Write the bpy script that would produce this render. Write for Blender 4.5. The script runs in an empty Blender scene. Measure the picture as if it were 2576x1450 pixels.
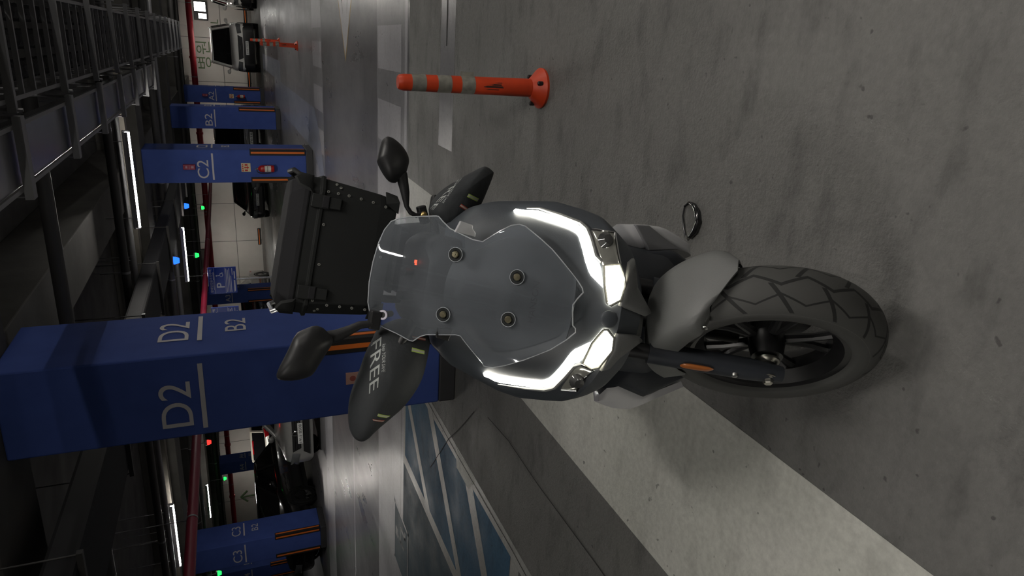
import bpy, bmesh, math, random
from mathutils import Vector, Matrix
from mathutils.bvhtree import BVHTree
random.seed(7)
R = math.radians; PI = math.pi
SC = bpy.context.scene
COL = SC.collection

# ------------------------------------------------------------------ camera
cam_d = bpy.data.cameras.new('camera'); cam = bpy.data.objects.new('camera', cam_d); COL.objects.link(cam)
FW = Vector((-0.32889476, 0.86641369, -0.37570673))     # view direction
RT = Vector((0.94235561, 0.32705277, -0.07072756))      # right of the upright view
UP = Vector((-0.0615966, 0.37731127, 0.92403575))       # up of the upright view
m3 = Matrix((-UP, RT, -FW)).transposed()                # the phone was turned on its side
cam.matrix_world = Matrix.Translation((0, 0, 1.5)) @ m3.to_4x4()
cam_d.sensor_width = 36.0; cam_d.lens = 1693.7 / 2576 * 36.0
cam_d.clip_start = 0.05; cam_d.clip_end = 200
SC.camera = cam

# ------------------------------------------------------------------ world, exposure
w = bpy.data.worlds.new('world'); SC.world = w; w.use_nodes = True
bg = w.node_tree.nodes['Background']; bg.inputs[0].default_value = (0.5, 0.55, 0.65, 1); bg.inputs[1].default_value = 0.03
SC.view_settings.view_transform = 'Standard'; SC.view_settings.look = 'None'
SC.view_settings.gamma = 1.0; SC.view_settings.use_curve_mapping = False
SC.view_settings.exposure = 0.2
TUBE = 190.0          # brightness of the ceiling tubes
NEAR = .72          # the two lamps over the nearest bays are dim
HEAD = 9.0           # brightness of the headlamp lenses

# ------------------------------------------------------------------ materials
MATS = {}
def lin(c):
    return tuple((v / 12.92 if v <= .04045 else ((v + .055) / 1.055) ** 2.4) for v in c)
def mat(name, col, rough=.5, metal=0., noise=0., nscale=6., bump=0., bscale=60., coat=0., emis=None, es=0., spec=.5, stretch=(1, 1, 1)):
    if name in MATS: return MATS[name]
    m = bpy.data.materials.new(name); m.use_nodes = True; MATS[name] = m
    nt = m.node_tree; N = nt.nodes; L = nt.links; p = N['Principled BSDF']
    p.inputs['Base Color'].default_value = (*col, 1); p.inputs['Roughness'].default_value = rough
    p.inputs['Metallic'].default_value = metal; p.inputs['Coat Weight'].default_value = coat
    p.inputs['Specular IOR Level'].default_value = spec
    if emis: p.inputs['Emission Color'].default_value = (*emis, 1); p.inputs['Emission Strength'].default_value = es
    tc = N.new('ShaderNodeTexCoord'); mp = N.new('ShaderNodeMapping'); mp.inputs['Scale'].default_value = stretch
    L.new(tc.outputs['Object'], mp.inputs['Vector'])
    nz = N.new('ShaderNodeTexNoise'); nz.inputs['Scale'].default_value = nscale; nz.inputs['Detail'].default_value = 6
    L.new(mp.outputs[0], nz.inputs['Vector'])
    amt = noise if noise else .06
    mr = N.new('ShaderNodeMapRange'); mr.inputs[1].default_value = .3; mr.inputs[2].default_value = .7
    mr.inputs[3].default_value = 1 - amt; mr.inputs[4].default_value = 1 + amt
    L.new(nz.outputs[0], mr.inputs[0])
    vm = N.new('ShaderNodeVectorMath'); vm.operation = 'SCALE'; vm.inputs[0].default_value = col
    L.new(mr.outputs[0], vm.inputs['Scale']); L.new(vm.outputs[0], p.inputs['Base Color'])
    if bump:
        bn = N.new('ShaderNodeTexNoise'); bn.inputs['Scale'].default_value = bscale; bn.inputs['Detail'].default_value = 4
        L.new(mp.outputs[0], bn.inputs['Vector'])
        b = N.new('ShaderNodeBump'); b.inputs['Strength'].default_value = bump; b.inputs['Distance'].default_value = .01
        L.new(bn.outputs[0], b.inputs['Height']); L.new(b.outputs[0], p.inputs['Normal'])
    return m
def emit(name, col, s):
    if name in MATS: return MATS[name]
    m = bpy.data.materials.new(name); m.use_nodes = True; MATS[name] = m
    nt = m.node_tree; nt.nodes.clear(); e = nt.nodes.new('ShaderNodeEmission'); o = nt.nodes.new('ShaderNodeOutputMaterial')
    e.inputs[0].default_value = (*col, 1); e.inputs[1].default_value = s; nt.links.new(e.outputs[0], o.inputs[0])
    return m
def clear_sheet(name, tint, dirt, dcol, fac=.06, rough=.03):
    m = bpy.data.materials.new(name); m.use_nodes = True; MATS[name] = m
    nt = m.node_tree; N = nt.nodes; L = nt.links; N.clear(); o = N.new('ShaderNodeOutputMaterial')
    t = N.new('ShaderNodeBsdfTransparent'); t.inputs[0].default_value = (*tint, 1)
    d = N.new('ShaderNodeBsdfDiffuse'); d.inputs[0].default_value = (*dcol, 1)
    g = N.new('ShaderNodeBsdfGlossy'); g.inputs['Roughness'].default_value = rough
    nz = N.new('ShaderNodeTexNoise'); nz.inputs['Scale'].default_value = 5; nz.inputs['Detail'].default_value = 5
    tc = N.new('ShaderNodeTexCoord'); L.new(tc.outputs['Object'], nz.inputs['Vector'])
    mr = N.new('ShaderNodeMapRange'); mr.inputs[1].default_value = .3; mr.inputs[2].default_value = .75; mr.inputs[3].default_value = dirt * .4; mr.inputs[4].default_value = dirt
    L.new(nz.outputs[0], mr.inputs[0])
    m1 = N.new('ShaderNodeMixShader'); L.new(mr.outputs[0], m1.inputs[0]); L.new(t.outputs[0], m1.inputs[1]); L.new(d.outputs[0], m1.inputs[2])
    fr = N.new('ShaderNodeFresnel'); fr.inputs[0].default_value = 1.45
    m2 = N.new('ShaderNodeMixShader'); L.new(fr.outputs[0], m2.inputs[0]); L.new(m1.outputs[0], m2.inputs[1]); L.new(g.outputs[0], m2.inputs[2])
    L.new(m2.outputs[0], o.inputs[0]); return m

# ------------------------------------------------------------------ mesh builder
class MB:
    def __init__(s): s.v = []; s.f = []; s.mi = []; s.m = 0; s.uv = {}
    def add(s, vs, fs, mi=None):
        b = len(s.v); s.v += [tuple(v) for v in vs]
        for f in fs: s.f.append(tuple(i + b for i in f)); s.mi.append(s.m if mi is None else mi)
        return s
    def box(s, x0, x1, y0, y1, z0, z1, M=None, mi=None):
        vs = [Vector(p) for p in ((x0, y0, z0), (x1, y0, z0), (x1, y1, z0), (x0, y1, z0), (x0, y0, z1), (x1, y0, z1), (x1, y1, z1), (x0, y1, z1))]
        if M: vs = [M @ v for v in vs]
        return s.add(vs, [(0, 3, 2, 1), (4, 5, 6, 7), (0, 1, 5, 4), (1, 2, 6, 5), (2, 3, 7, 6), (3, 0, 4, 7)], mi)
    def loft(s, rings, cap=True, closed=True, mi=None):
        n = len(rings[0]); vs = [p for r in rings for p in r]; fs = []
        for i in range(len(rings) - 1):
            for j in range(n if closed else n - 1):
                k = (j + 1) % n; fs.append((i * n + j, i * n + k, (i + 1) * n + k, (i + 1) * n + j))
        if cap and closed: fs.append(tuple(range(n))[::-1]); fs.append(tuple((len(rings) - 1) * n + j for j in range(n)))
        return s.add(vs, fs, mi)
    def tube(s, pts, r, n=10, mi=None, cap=True):
        pts = [Vector(p) for p in pts]; rs = r if isinstance(r, (list, tuple)) else [r] * len(pts)
        rings = []; prev = None
        for i, p in enumerate(pts):
            t = (pts[min(i + 1, len(pts) - 1)] - pts[max(i - 1, 0)]).normalized()
            if prev is None: a = t.orthogonal().normalized()
            else:
                a = prev - t * prev.dot(t); a = a.normalized() if a.length > 1e-6 else t.orthogonal().normalized()
            prev = a; b = t.cross(a)
            rings.append([p + (a * math.cos(2 * PI * j / n) + b * math.sin(2 * PI * j / n)) * rs[i] for j in range(n)])
        return s.loft(rings, cap, True, mi)
    def cyl(s, a, b, r, n=16, mi=None, r2=None): return s.tube([a, b], [r, r if r2 is None else r2], n, mi)
    def lathe(s, prof, c, ax, n=24, mi=None, closed=False):
        # prof: (radius, height along ax)
        ax = Vector(ax).normalized(); a = ax.orthogonal().normalized(); b = ax.cross(a); c = Vector(c)
        rings = [[c + ax * h + (a * math.cos(2 * PI * j / n) + b * math.sin(2 * PI * j / n)) * max(r, 1e-5) for j in range(n)] for r, h in prof]
        if closed: rings.append(rings[0])
        return s.loft(rings, not closed, True, mi)
    def prism(s, poly, d, mi=None):
        n = len(poly); d = Vector(d); p = [Vector(q) for q in poly]; vs = p + [q + d for q in p]
        fs = [tuple(range(n)), tuple(range(2 * n - 1, n - 1, -1))] + [(i, i + n, (i + 1) % n + n, (i + 1) % n) for i in range(n)]
        return s.add(vs, fs, mi)
    def inflate(s, poly, d, tf, tb, k=5, mi=None, p=1.0, cen=None):
        # solid lens-like body on a closed outline: bulges tf towards d, tb behind
        pts = [Vector(q) for q in poly]; d = Vector(d).normalized()
        c = Vector(cen) if cen else sum(pts, Vector()) / len(pts); n = len(pts)
        rings = []
        def ring(a, t): sc = math.cos(a) ** p; return [c + (q - c) * sc + d * (t * math.sin(a)) for q in pts]
        A = [PI / 2 * i / k * .97 for i in range(k, 0, -1)]
        for a in A: rings.append(ring(a, tf))
        rings.append(list(pts))
        for a in A[::-1]: rings.append(ring(a, -tb))
        return s.loft(rings, True, True, mi)
    def ngon(s, pts, mi=None): return s.add(pts, [tuple(range(len(pts)))], mi)
    def build(s, name, mats, parent=None, smooth=False, bevel=0., seg=2, sub=0, angle=40):
        if not isinstance(mats, (list, tuple)): mats = [mats]
        me = bpy.data.meshes.new(name); me.from_pydata(s.v, [], s.f); me.update()
        for m in mats: me.materials.append(m)
        for p, i in zip(me.polygons, s.mi): p.material_index = i
        bm = bmesh.new(); bm.from_mesh(me); bmesh.ops.recalc_face_normals(bm, faces=bm.faces)
        ang = R(angle)
        if smooth:
            for f in bm.faces: f.smooth = True
            for e in bm.edges:
                if len(e.link_faces) == 2 and e.calc_face_angle(0) > ang: e.smooth = False
        bm.to_mesh(me); bm.free()
        o = bpy.data.objects.new(name, me); COL.objects.link(o)
        if parent: o.parent = parent
        if bevel:
            b = o.modifiers.new('b', 'BEVEL'); b.width = bevel; b.segments = seg; b.limit_method = 'ANGLE'; b.angle_limit = R(35); b.harden_normals = False
        if sub:
            b = o.modifiers.new('s', 'SUBSURF'); b.levels = sub; b.render_levels = sub
        return o
def smoothed(pts, n=1):
    for _ in range(n):
        q = []
        for i in range(len(pts)):
            a = Vector(pts[i]); b = Vector(pts[(i + 1) % len(pts)]); q += [a * .75 + b * .25, a * .25 + b * .75]
        pts = q
    return pts
_txt = {}
def text_geo(s, size=1., bold=0.):
    k = (s, bold)
    if k not in _txt:
        c = bpy.data.curves.new('t', 'FONT'); c.body = s; c.size = 1; c.offset = bold; c.resolution_u = 6
        c.align_x = 'CENTER'; c.align_y = 'CENTER'
        o = bpy.data.objects.new('t', c); COL.objects.link(o)
        bpy.context.view_layer.update()
        me = o.evaluated_get(bpy.context.evaluated_depsgraph_get()).to_mesh()
        vs = [v.co.copy() for v in me.vertices]; fs = [tuple(p.vertices) for p in me.polygons]
        if vs:
            x0 = min(v.x for v in vs); x1 = max(v.x for v in vs); y0 = min(v.y for v in vs); y1 = max(v.y for v in vs)
            vs = [Vector((v.x - (x0 + x1) / 2, v.y - (y0 + y1) / 2, 0)) for v in vs]; ext = (x1 - x0, y1 - y0)
        else: ext = (1, 1)
        COL.objects.unlink(o); bpy.data.objects.remove(o); bpy.data.curves.remove(c)
        _txt[k] = (vs, fs, ext)
    return _txt[k]
def put_text(mb, s, c, right, up, w=None, h=None, mi=None, lift=0., bold=0.):
    # lays a word out flat, centred on c; w,h = extent
    vs, fs, (ew, eh) = text_geo(s, 1, bold); right = Vector(right); up = Vector(up); n = right.cross(up); c = Vector(c)
    sx = w / ew if w else None; sy = h / eh if h else None
    sx = sx or sy; sy = sy or sx
    mb.add([c + right * (v.x * sx) + up * (v.y * sy) + n * lift for v in vs], fs, mi)

# ------------------------------------------------------------------ things
def thing(name, label, cat, loc=(0, 0, 0), rotz=0, group=None):
    o = bpy.data.objects.new(name, None); COL.objects.link(o); o.empty_display_size = .1
    o.location = loc; o.rotation_euler = (0, 0, rotz); o['label'] = label; o['category'] = cat
    if group: o['group'] = group
    return o
def pieces(name, mbs, m, parent, **kw):
    for b in mbs: b.build(name, m, parent, **kw)
def tag(o, label, cat, group=None, kind=None):
    o['label'] = label; o['category'] = cat
    if group: o['group'] = group
    if kind: o['kind'] = kind
    return o
def struct(o, label=None):
    o['kind'] = 'structure'
    if label: o['label'] = label
    return o
def dup(root, loc, label, group=None, rotz=None):
    r = root.copy(); COL.objects.link(r); r.location = loc; r['label'] = label
    if rotz is not None: r.rotation_euler = (0, 0, rotz)
    if group: r['group'] = group
    for ch in list(root.children):
        c = ch.copy(); COL.objects.link(c); c.parent = r
        for g in list(ch.children):
            d = g.copy(); COL.objects.link(d); d.parent = c
    return r
# ------------------------------------------------------------------ palette
def floor_mat(name, col, rough, stain=.35, bump=.25, bscale=45., stretch=(1, 1, 1)):
    m = bpy.data.materials.new(name); m.use_nodes = True; MATS[name] = m
    nt = m.node_tree; N = nt.nodes; L = nt.links; p = N['Principled BSDF']; p.inputs['Specular IOR Level'].default_value = .2 if 'blue_floor' in name else .5
    tc = N.new('ShaderNodeTexCoord')
    def noise(s, d=6, st=(1, 1, 1)):
        mp = N.new('ShaderNodeMapping'); mp.inputs['Scale'].default_value = st; L.new(tc.outputs['Object'], mp.inputs['Vector'])
        n = N.new('ShaderNodeTexNoise'); n.inputs['Scale'].default_value = s; n.inputs['Detail'].default_value = d; n.inputs['Roughness'].default_value = .6
        L.new(mp.outputs[0], n.inputs['Vector']); return n.outputs[0]
    def rng(src, a, b, c, d):
        r = N.new('ShaderNodeMapRange'); r.inputs[1].default_value = a; r.inputs[2].default_value = b; r.inputs[3].default_value = c; r.inputs[4].default_value = d
        L.new(src, r.inputs[0]); return r.outputs[0]
    def mul(a, b):
        q = N.new('ShaderNodeMath'); q.operation = 'MULTIPLY'; L.new(a, q.inputs[0]); L.new(b, q.inputs[1]); return q.outputs[0]
    a = rng(noise(1.1), .35, .7, 1 - stain * .35, 1 + stain * .25)
    b_ = rng(noise(3.5, 8, (1, 2.6, 1)), .52, .72, 1, 1 - stain)
    c = rng(noise(38, 4), .3, .7, .88, 1.1)
    f = mul(mul(mul(a, b_), c), rng(noise(24, 2), .69, .74, 1, .45))
    vm = N.new('ShaderNodeVectorMath'); vm.operation = 'SCALE'; vm.inputs[0].default_value = col; L.new(f, vm.inputs['Scale'])
    L.new(vm.outputs[0], p.inputs['Base Color'])
    L.new(rng(noise(2.2, 6, stretch), .3, .7, rough * .75, rough * 1.25), p.inputs['Roughness'])
    h = noise(bscale, 5, stretch); bp = N.new('ShaderNodeBump'); bp.inputs['Strength'].default_value = bump; bp.inputs['Distance'].default_value = .012
    L.new(h, bp.inputs['Height']); L.new(bp.outputs[0], p.inputs['Normal'])
    return m
F_CON = floor_mat('concrete_floor', (.17, .168, .160), .6, .42, .55, 85)
F_BAND = floor_mat('pale_floor_paint', (.64, .64, .59), .55, .2, .4, 85)
F_LANE = floor_mat('dark_lane_paint', (.14, .138, .146), .32, .25, .0, 18, (1, .3, 1))
F_MID = floor_mat('mid_lane_paint', (.24, .238, .25), .34, .25, .0, 18, (1, .3, 1))
F_PALE = floor_mat('pale_lane_paint', (.40, .395, .42), .36, .2, .0, 18, (1, .3, 1))
F_BLUE = floor_mat('blue_floor_paint', (.03, .115, .21), .62, .3, .12, 40)
F_DKBL = floor_mat('deep_blue_floor_paint', (.022, .06, .09), .6, .3, .12, 40)
F_LINE = floor_mat('white_line_paint', (.36, .36, .34), .45, .3, .2, 50)
F_JOINT = mat('floor_joint', (.035, .034, .033), .8)
F_YEL = floor_mat('worn_yellow_paint', (.30, .20, .07), .45, .3, .1, 40)
F_WALK = floor_mat('blue_grey_walkway', (.30, .32, .38), .34, .2, .0, 18, (1, .3, 1))

# ------------------------------------------------------------------ floor
fm = MB(); FM = [F_CON, F_BAND, F_LANE, F_MID, F_PALE, F_BLUE, F_DKBL, F_LINE, F_JOINT, F_YEL, F_WALK]
_z = [0.0]
def paint(mi, pts, z=None):
    z = .0012 if z is None else z
    z = z * 1
    fm.ngon([(x, y, z) for x, y in pts], mi)
def prect(mi, x0, x1, y0, y1, z=None): paint(mi, [(x0, y0), (x1, y0), (x1, y1), (x0, y1)], z)
XL, XR, YN, YF = -34., 9., -7., 37.3
fm.ngon([(XL, YN, 0), (XR, YN, 0), (XR, YF, 0), (XL, YF, 0)], 0)
prect(2, XL, XR, 6.0, 29.0, .0004)                     # smooth dark driving area
prect(3, XL, XR, 12.95, 21.2, .0006)
prect(1, -1.92, -1.125, YN, 6.08)                      # wide pale stall line
prect(3, -.7, XR, 4.72, 5.06, .0008)
prect(8, .02, 1.5, 4.90, 4.925, .002)
prect(3, XL, XR, 6.05, 7.36, .0010)                    # walkway along the lane
prect(4, XL, -3.6, 6.18, 7.36, .0016)
for k in range(9):
    x = .18 - .71 * k + .71 * 1
    prect(4, x - .41, x, 6.28, 7.32, .0022)
prect(4, XL, XR, 6.06, 6.15, .0018)
prect(3, XL, XR, 11.70, 12.95, .0010)
prect(4, XL, -4.6, 11.75, 12.9, .0016)
for k in range(6):
    x = .65 - .71 * k + .05
    prect(4, x - .50 if k == 0 else x - .41, x, 11.75, 12.93, .0022)
prect(4, XL, -3.5, 9.26, 9.32, .0020)
paint(10, [(-1.15, 23), (-1.15, 12.9), (-1.49, 12.35), (-1.83, 12.06), (-2.1, 11.87), (-2.3, 11.74), (-2.32, 12.3), (-2.1, 12.75), (-1.96, 13.3), (-1.95, 14.2), (-2.0, 23)], .0030)
prect(10, -1.15, -.6, 20.5, 29.0, .0026)
# arrow painted in the lane
paint(9, [(-.24, 9.36), (1.5, 10.62), (1.5, 8.10)], .0024)
paint(4, [(-.18, 9.36), (1.5, 10.55), (1.5, 8.17)], .0030)
paint(2, [(.30, 9.50), (1.5, 10.15), (1.5, 9.75)], .0036)
paint(2, [(.30, 9.22), (1.5, 8.97), (1.5, 8.57)], .0036)
# disabled stall: blue bay, hatched strip, white borders
prect(5, -4.1, -3.06, 3.2, 6.05, .0010)
prect(6, -7.6, -4.1, .6, 6.05, .0010)
prect(7, -3.06, -2.94, YN, 5.35, .0016)
prect(7, -4.18, -4.06, .6, 6.05, .0020)
prect(7, -4.06, -3.06, 3.06, 3.19, .0020)
prect(7, -4.1, -2.94, 5.99, 6.06, .0018)
prect(7, -7.72, -7.6, .6, 6.05, .0020)
for pts in ([(-3.10, 4.12), (-3.03, 3.96), (-3.98, 3.20), (-4.06, 3.31)], [(-2.98, 5.26), (-2.94, 5.10), (-4.06, 4.05), (-4.06, 4.22)], [(-3.33, 5.99), (-3.16, 5.99), (-4.06, 5.03), (-4.06, 5.20)]):
    paint(7, pts, .0026)
paint(1, [(-2.955, 4.36), (-3.12, 4.32), (-3.12, 4.02), (-2.955, 3.90)], .0030)
# wheelchair mark
prect(6, -5.75, -4.93, 5.80, 6.46, .0032)
for a in ((-5.75, -4.93, 5.80, 5.835), (-5.75, -4.93, 6.425, 6.46), (-5.75, -5.715, 5.8, 6.46), (-4.965, -4.93, 5.8, 6.46)): prect(4, *a, .0038)
for a in ((-5.32, -5.28, 6.0, 6.26), (-5.32, -5.10, 6.12, 6.16), (-5.13, -5.09, 5.93, 6.14), (-5.13, -5.03, 5.93, 5.97), (-5.36, -5.24, 6.28, 6.38)): prect(4, *a, .0040)
# joints and cracks
def crack(pts, wd):
    for (x0, y0), (x1, y1) in zip(pts[:-1], pts[1:]):
        d = Vector((x1 - x0, y1 - y0, 0)); n = Vector((-d.y, d.x, 0)).normalized() * wd / 2
        paint(8, [(x0 + n.x, y0 + n.y), (x1 + n.x, y1 + n.y), (x1 - n.x, y1 - n.y), (x0 - n.x, y0 - n.y)], .0044)
crack([(-2.305, -2), (-2.30, 1.5), (-2.29, 2.2), (-2.305, 2.9), (-2.29, 3.35), (-2.33, 3.72)], .007)
crack([(-2.43, 3.98), (-2.62, 4.16), (-2.81, 4.35), (-3.0, 4.55), (-3.6, 5.05)], .007)
crack([(-3.02, 2.0), (-2.99, 3.2), (-3.0, 4.3), (-2.99, 5.2)], .008)
floor = struct(fm.build('floor', FM))

# ------------------------------------------------------------------ shell of the garage
M_CEIL = mat('ceiling_concrete', (.085, .083, .08), .85, noise=.25, nscale=2.5, bump=.15, bscale=30)
M_BEAM = mat('beam_concrete', (.10, .096, .088), .85, noise=.22, nscale=2.2, bump=.15, bscale=30)
M_WALL = mat('wall_panel', (.50, .485, .45), .6, noise=.06, nscale=1.5)
M_WBASE = mat('wall_base', (.20, .19, .175), .7)
M_SEAM = mat('panel_seam', (.10, .10, .095), .8)
CZ = 3.55
struct(MB().box(XL, XR, YN, YF, CZ, CZ + .2).build('ceiling', M_CEIL))
wb = MB(); wb.box(XL, XR, YF, YF + .3, 0, CZ, mi=0); wb.box(XL, XR, YF - .012, YF, 0, .14, mi=1)
wb.box(XL, XR, YF - .003, YF, 1.385, 1.41, mi=2)
for k in range(22): x = 1.52 - 2.02 * k + .3; wb.box(x - .012, x + .012, YF - .003, YF, .14, CZ, mi=2)
struct(wb.build('wall_back', [M_WALL, M_WBASE, M_SEAM]))
struct(MB().box(XL - .3, XL, YN, YF, 0, CZ).build('wall_left', M_WALL))
struct(MB().box(XR, XR + .3, YN, YF, 0, CZ).build('wall_right', M_BEAM))
struct(MB().box(XL, XR, YN - .3, YN, 0, CZ).build('wall_front', M_BEAM))
n = 1
for y0, y1 in ((4.02, 4.86), (13.3, 14.2), (21.3, 22.2), (29.6, 30.5)):
    struct(MB().box(XL, XR, y0, y1, 2.9, CZ).build('trim_%d' % n, M_BEAM, bevel=.01)); n += 1
for x in (-2.28, -10.95, -19.6):
    struct(MB().box(x - .3, x + .3, YN, YF, 2.98, CZ).build('trim_%d' % n, M_BEAM, bevel=.01)); n += 1

# ------------------------------------------------------------------ pillars
M_BLUE = mat('blue_pillar_paint', (.070, .115, .38), .75, spec=.06, noise=.08, nscale=4, bump=.08, bscale=90)
M_PBASE = mat('pillar_base_grey', (.055, .055, .06), .6)
M_LET = mat('white_lettering', (.62, .60, .62), .6)
M_RUB = mat('black_rubber', (.016, .015, .015), .7)
M_ORG = mat('orange_reflective', (.85, .20, .03), .4)
PW, PD = .60, .75
def pillar(xr, yf, code, lvl, label, group='blue numbered pillars', sides=(-1, 1)):
    t = thing('pillar', label, 'pillar', (xr - PW / 2, yf + PD / 2, 0), 0, group)
    b = MB(); hx, hy = PW / 2, PD / 2
    b.box(-hx, hx, -hy, hy, .13, 2.9, mi=0); b.box(-hx - .002, hx + .002, -hy - .002, hy + .002, 0, .13, mi=1)
    b.build('shaft', [M_BLUE, M_PBASE], t, bevel=.012)
    m = MB()
    put_text(m, code, (-.05, -hy - .004, 1.935), (1, 0, 0), (0, 0, 1), w=.33, h=.19)
    m.box(-.245, .235, -hy - .006, -hy - .003, 1.755, 1.785)
    m.build('lettering', M_LET, t)
    m = MB()
    put_text(m, code, (hx + .004, .04, 1.935), (0, 1, 0), (0, 0, 1), w=.33, h=.19)
    m.box(hx + .003, hx + .006, -.15, .29, 1.755, 1.785)
    put_text(m, lvl, (hx + .004, .08, 1.54), (0, 1, 0), (0, 0, 1), w=.23, h=.14)
    m.build('lettering', M_LET, t)
    for sx in sides:
        g = MB(); e = .012
        x = sx * hx
        g.box(min(x - sx * .10, x + sx * e), max(x - sx * .10, x + sx * e), -hy - e, -hy + .002, .14, 1.13)
        g.box(min(x - sx * .002, x + sx * e), max(x - sx * .002, x + sx * e), -hy, -hy + .10, .14, 1.13)
        go = g.build('corner_guard', M_RUB, t, bevel=.004)
        s = MB(); c = x - sx * .048
        s.box(c - .017, c + .017, -hy - e - .004, -hy - e + .001, .16, 1.11)
        s.box(min(x + sx * (e - .001), x + sx * (e + .004)), max(x + sx * (e - .001), x + sx * (e + .004)), -hy + .036, -hy + .070, .16, 1.11)
        so = s.build('reflective_stripe', M_ORG, go); so['label'] = 'orange stripe'
    return t
P_D2 = pillar(-1.98, 4.44, 'D2', 'B2', 'large blue pillar marked D2 right behind the motorcycle', sides=(1,))
P_C2 = pillar(-1.98, 13.4, 'C2', 'B2', 'blue pillar marked C2 with a red fire extinguisher hanging on it')
P_B2 = pillar(-1.95, 21.3, 'B2', 'B2', 'blue pillar marked B2 beyond the pillar C2', sides=(1,))
P_A2 = pillar(-1.95, 29.7, 'A2', 'B2', 'farthest blue pillar of its row marked A2 beside the white SUV')
P_C3 = pillar(-10.65, 13.4, 'C3', 'B2', 'blue pillar marked C3 near the lower edge of the picture')
P_A3 = pillar(-10.4, 29.7, 'A3', 'B2', 'blue pillar behind the disabled parking sign marked A with its digit covered')
P_A4 = pillar(-18.95, 29.7, 'A4', 'B2', 'distant blue pillar marked A4 above the grey sedan')
P_B4 = pillar(-18.2, 21.4, 'B4', 'B2', 'blue pillar marked B4 cut off by the picture edge beyond C3')

# ------------------------------------------------------------------ things on the pillars
M_RED = mat('extinguisher_red', (.42, .012, .012), .3, coat=.4)
M_BLK = mat('black_plastic', (.012, .012, .013), .5)
M_STEEL = mat('steel', (.55, .55, .53), .3, metal=1.)
M_WHITE = mat('white_plastic', (.7, .68, .62), .5)
M_CREAM = mat('glow_cream', (.75, .66, .42), .5)
M_SRED = mat('sign_red', (.55, .03, .02), .5)
def extinguisher(x, y, label):
    t = thing('fire_extinguisher', label, 'fire extinguisher', (x, y, .72), 0, 'fire extinguishers on pillars')
    MB().lathe([(.0, 0), (.055, 0), (.066, .012), (.066, .215), (.058, .25), (.03, .275), (.02, .285), (.0, .285)], (0, 0, 0), (0, 0, 1), 28).build('cylinder', M_RED, t, smooth=True)
    m = MB(); m.lathe([(.0, .283), (.02, .283), (.02, .305), (.012, .325), (.0, .325)], (0, 0, 0), (0, 0, 1), 16)
    m.box(-.012, .012, -.07, .03, .318, .326); m.box(-.010, .010, -.085, .02, .338, .344)
    m.build('valve', M_STEEL, t)
    MB().tube([(-.015, -.01, .305), (-.05, -.03, .30), (-.078, -.035, .25), (-.08, -.03, .15), (-.075, -.02, .07)], .008, 8).build('hose', M_BLK, t, smooth=True)
    m = MB()
    for k in range(9):
        a0 = R(-150 + 13.3 * k); a1 = R(-150 + 13.3 * (k + 1))
        m.add([(.0672 * math.cos(a), .0672 * math.sin(a), z) for a, z in ((a0, .06), (a1, .06), (a1, .17), (a0, .17))], [(0, 1, 2, 3)])
    m.build('paper_label', M_WHITE, t)
    m = MB(); m.box(-.03, .03, .06, .09, .1, .14); m.tube([(.068 * math.cos(a), .068 * math.sin(a), .12) for a in [R(k * 15) for k in range(25)]], .004, 6)
    m.build('bracket', M_STEEL, t)
    return t
extinguisher(-2.31, 13.31, 'red fire extinguisher hanging on the pillar C2')
extinguisher(-2.28, 29.61, 'small distant red fire extinguisher on the pillar A2')
def ext_sign(x, y, z, label, s=.16):
    t = thing('fire_sign', label, 'sign', (x, y, z), 0, 'extinguisher signs')
    MB().box(-s / 2, s / 2, 0, .008, -s / 2, s / 2).build('board', M_CREAM, t)
    m = MB(); e = -.002; q = s / .16
    m.add([(v[0] * q, e, v[1] * q) for v in ((-.012, .03), (.012, .03), (.012, -.02), (.03, -.02), (0, -.055), (-.03, -.02), (-.012, -.02))], [(0, 1, 2, 3, 4, 5, 6)])
    for a in ((-.07, -.04, .045, .065), (-.03, .0, .045, .065), (.01, .04, .045, .065), (.05, .068, .045, .065), (-.065, -.035, -.03, .02), (.035, .065, -.03, .02)): m.add([(a[0] * q, e, a[2] * q), (a[1] * q, e, a[2] * q), (a[1] * q, e, a[3] * q), (a[0] * q, e, a[3] * q)], [(0, 1, 2, 3)])
    m.build('pictogram', M_SRED, t)
ext_sign(-2.30, 13.385, 1.21, 'cream fire extinguisher sign with a red arrow on pillar C2')
ext_sign(-2.28, 29.685, 1.21, 'small cream sign above the extinguisher on pillar A2')
M_PURP = mat('alarm_red', (.30, .02, .06), .5)
def alarm(x, y, z, label):
    t = thing('alarm_box', label, 'alarm box', (x, y, z), 0, 'red alarm boxes')
    MB().box(-.045, .045, -.03, .05, -.10, .10).build('case', M_PURP, t, bevel=.006)
    m = MB(); m.box(-.035, .035, -.033, -.029, -.005, .0); m.box(-.02, .02, -.034, -.029, .03, .06); m.box(-.02, .02, -.034, -.029, -.075, -.03)
    m.build('face_plate', mat('alarm_face', (.45, .28, .35), .5), t)
alarm(-2.28, 13.35, 2.16, 'red alarm box mounted high on pillar C2')
alarm(-2.27, 29.65, 2.16, 'faint red box high on pillar A2')
t = thing('warning_sticker', 'pink sticker with two red round symbols on pillar D2', 'sticker', (-2.285, 4.436, .76))
MB().box(-.046, .046, -.003, .004, -.085, .07).build('backing', mat('pink_sticker', (.62, .36, .30), .5), t)
m = MB()
for dz in (.022, -.035): m.lathe([(.0, 0), (.02, 0), (.022, .001), (.0, .002)], (0, -.0035, dz), (0, -1, 0), 20)
m.build('round_symbol', mat('faded_red_print', (.38, .10, .08), .6), t)

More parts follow.
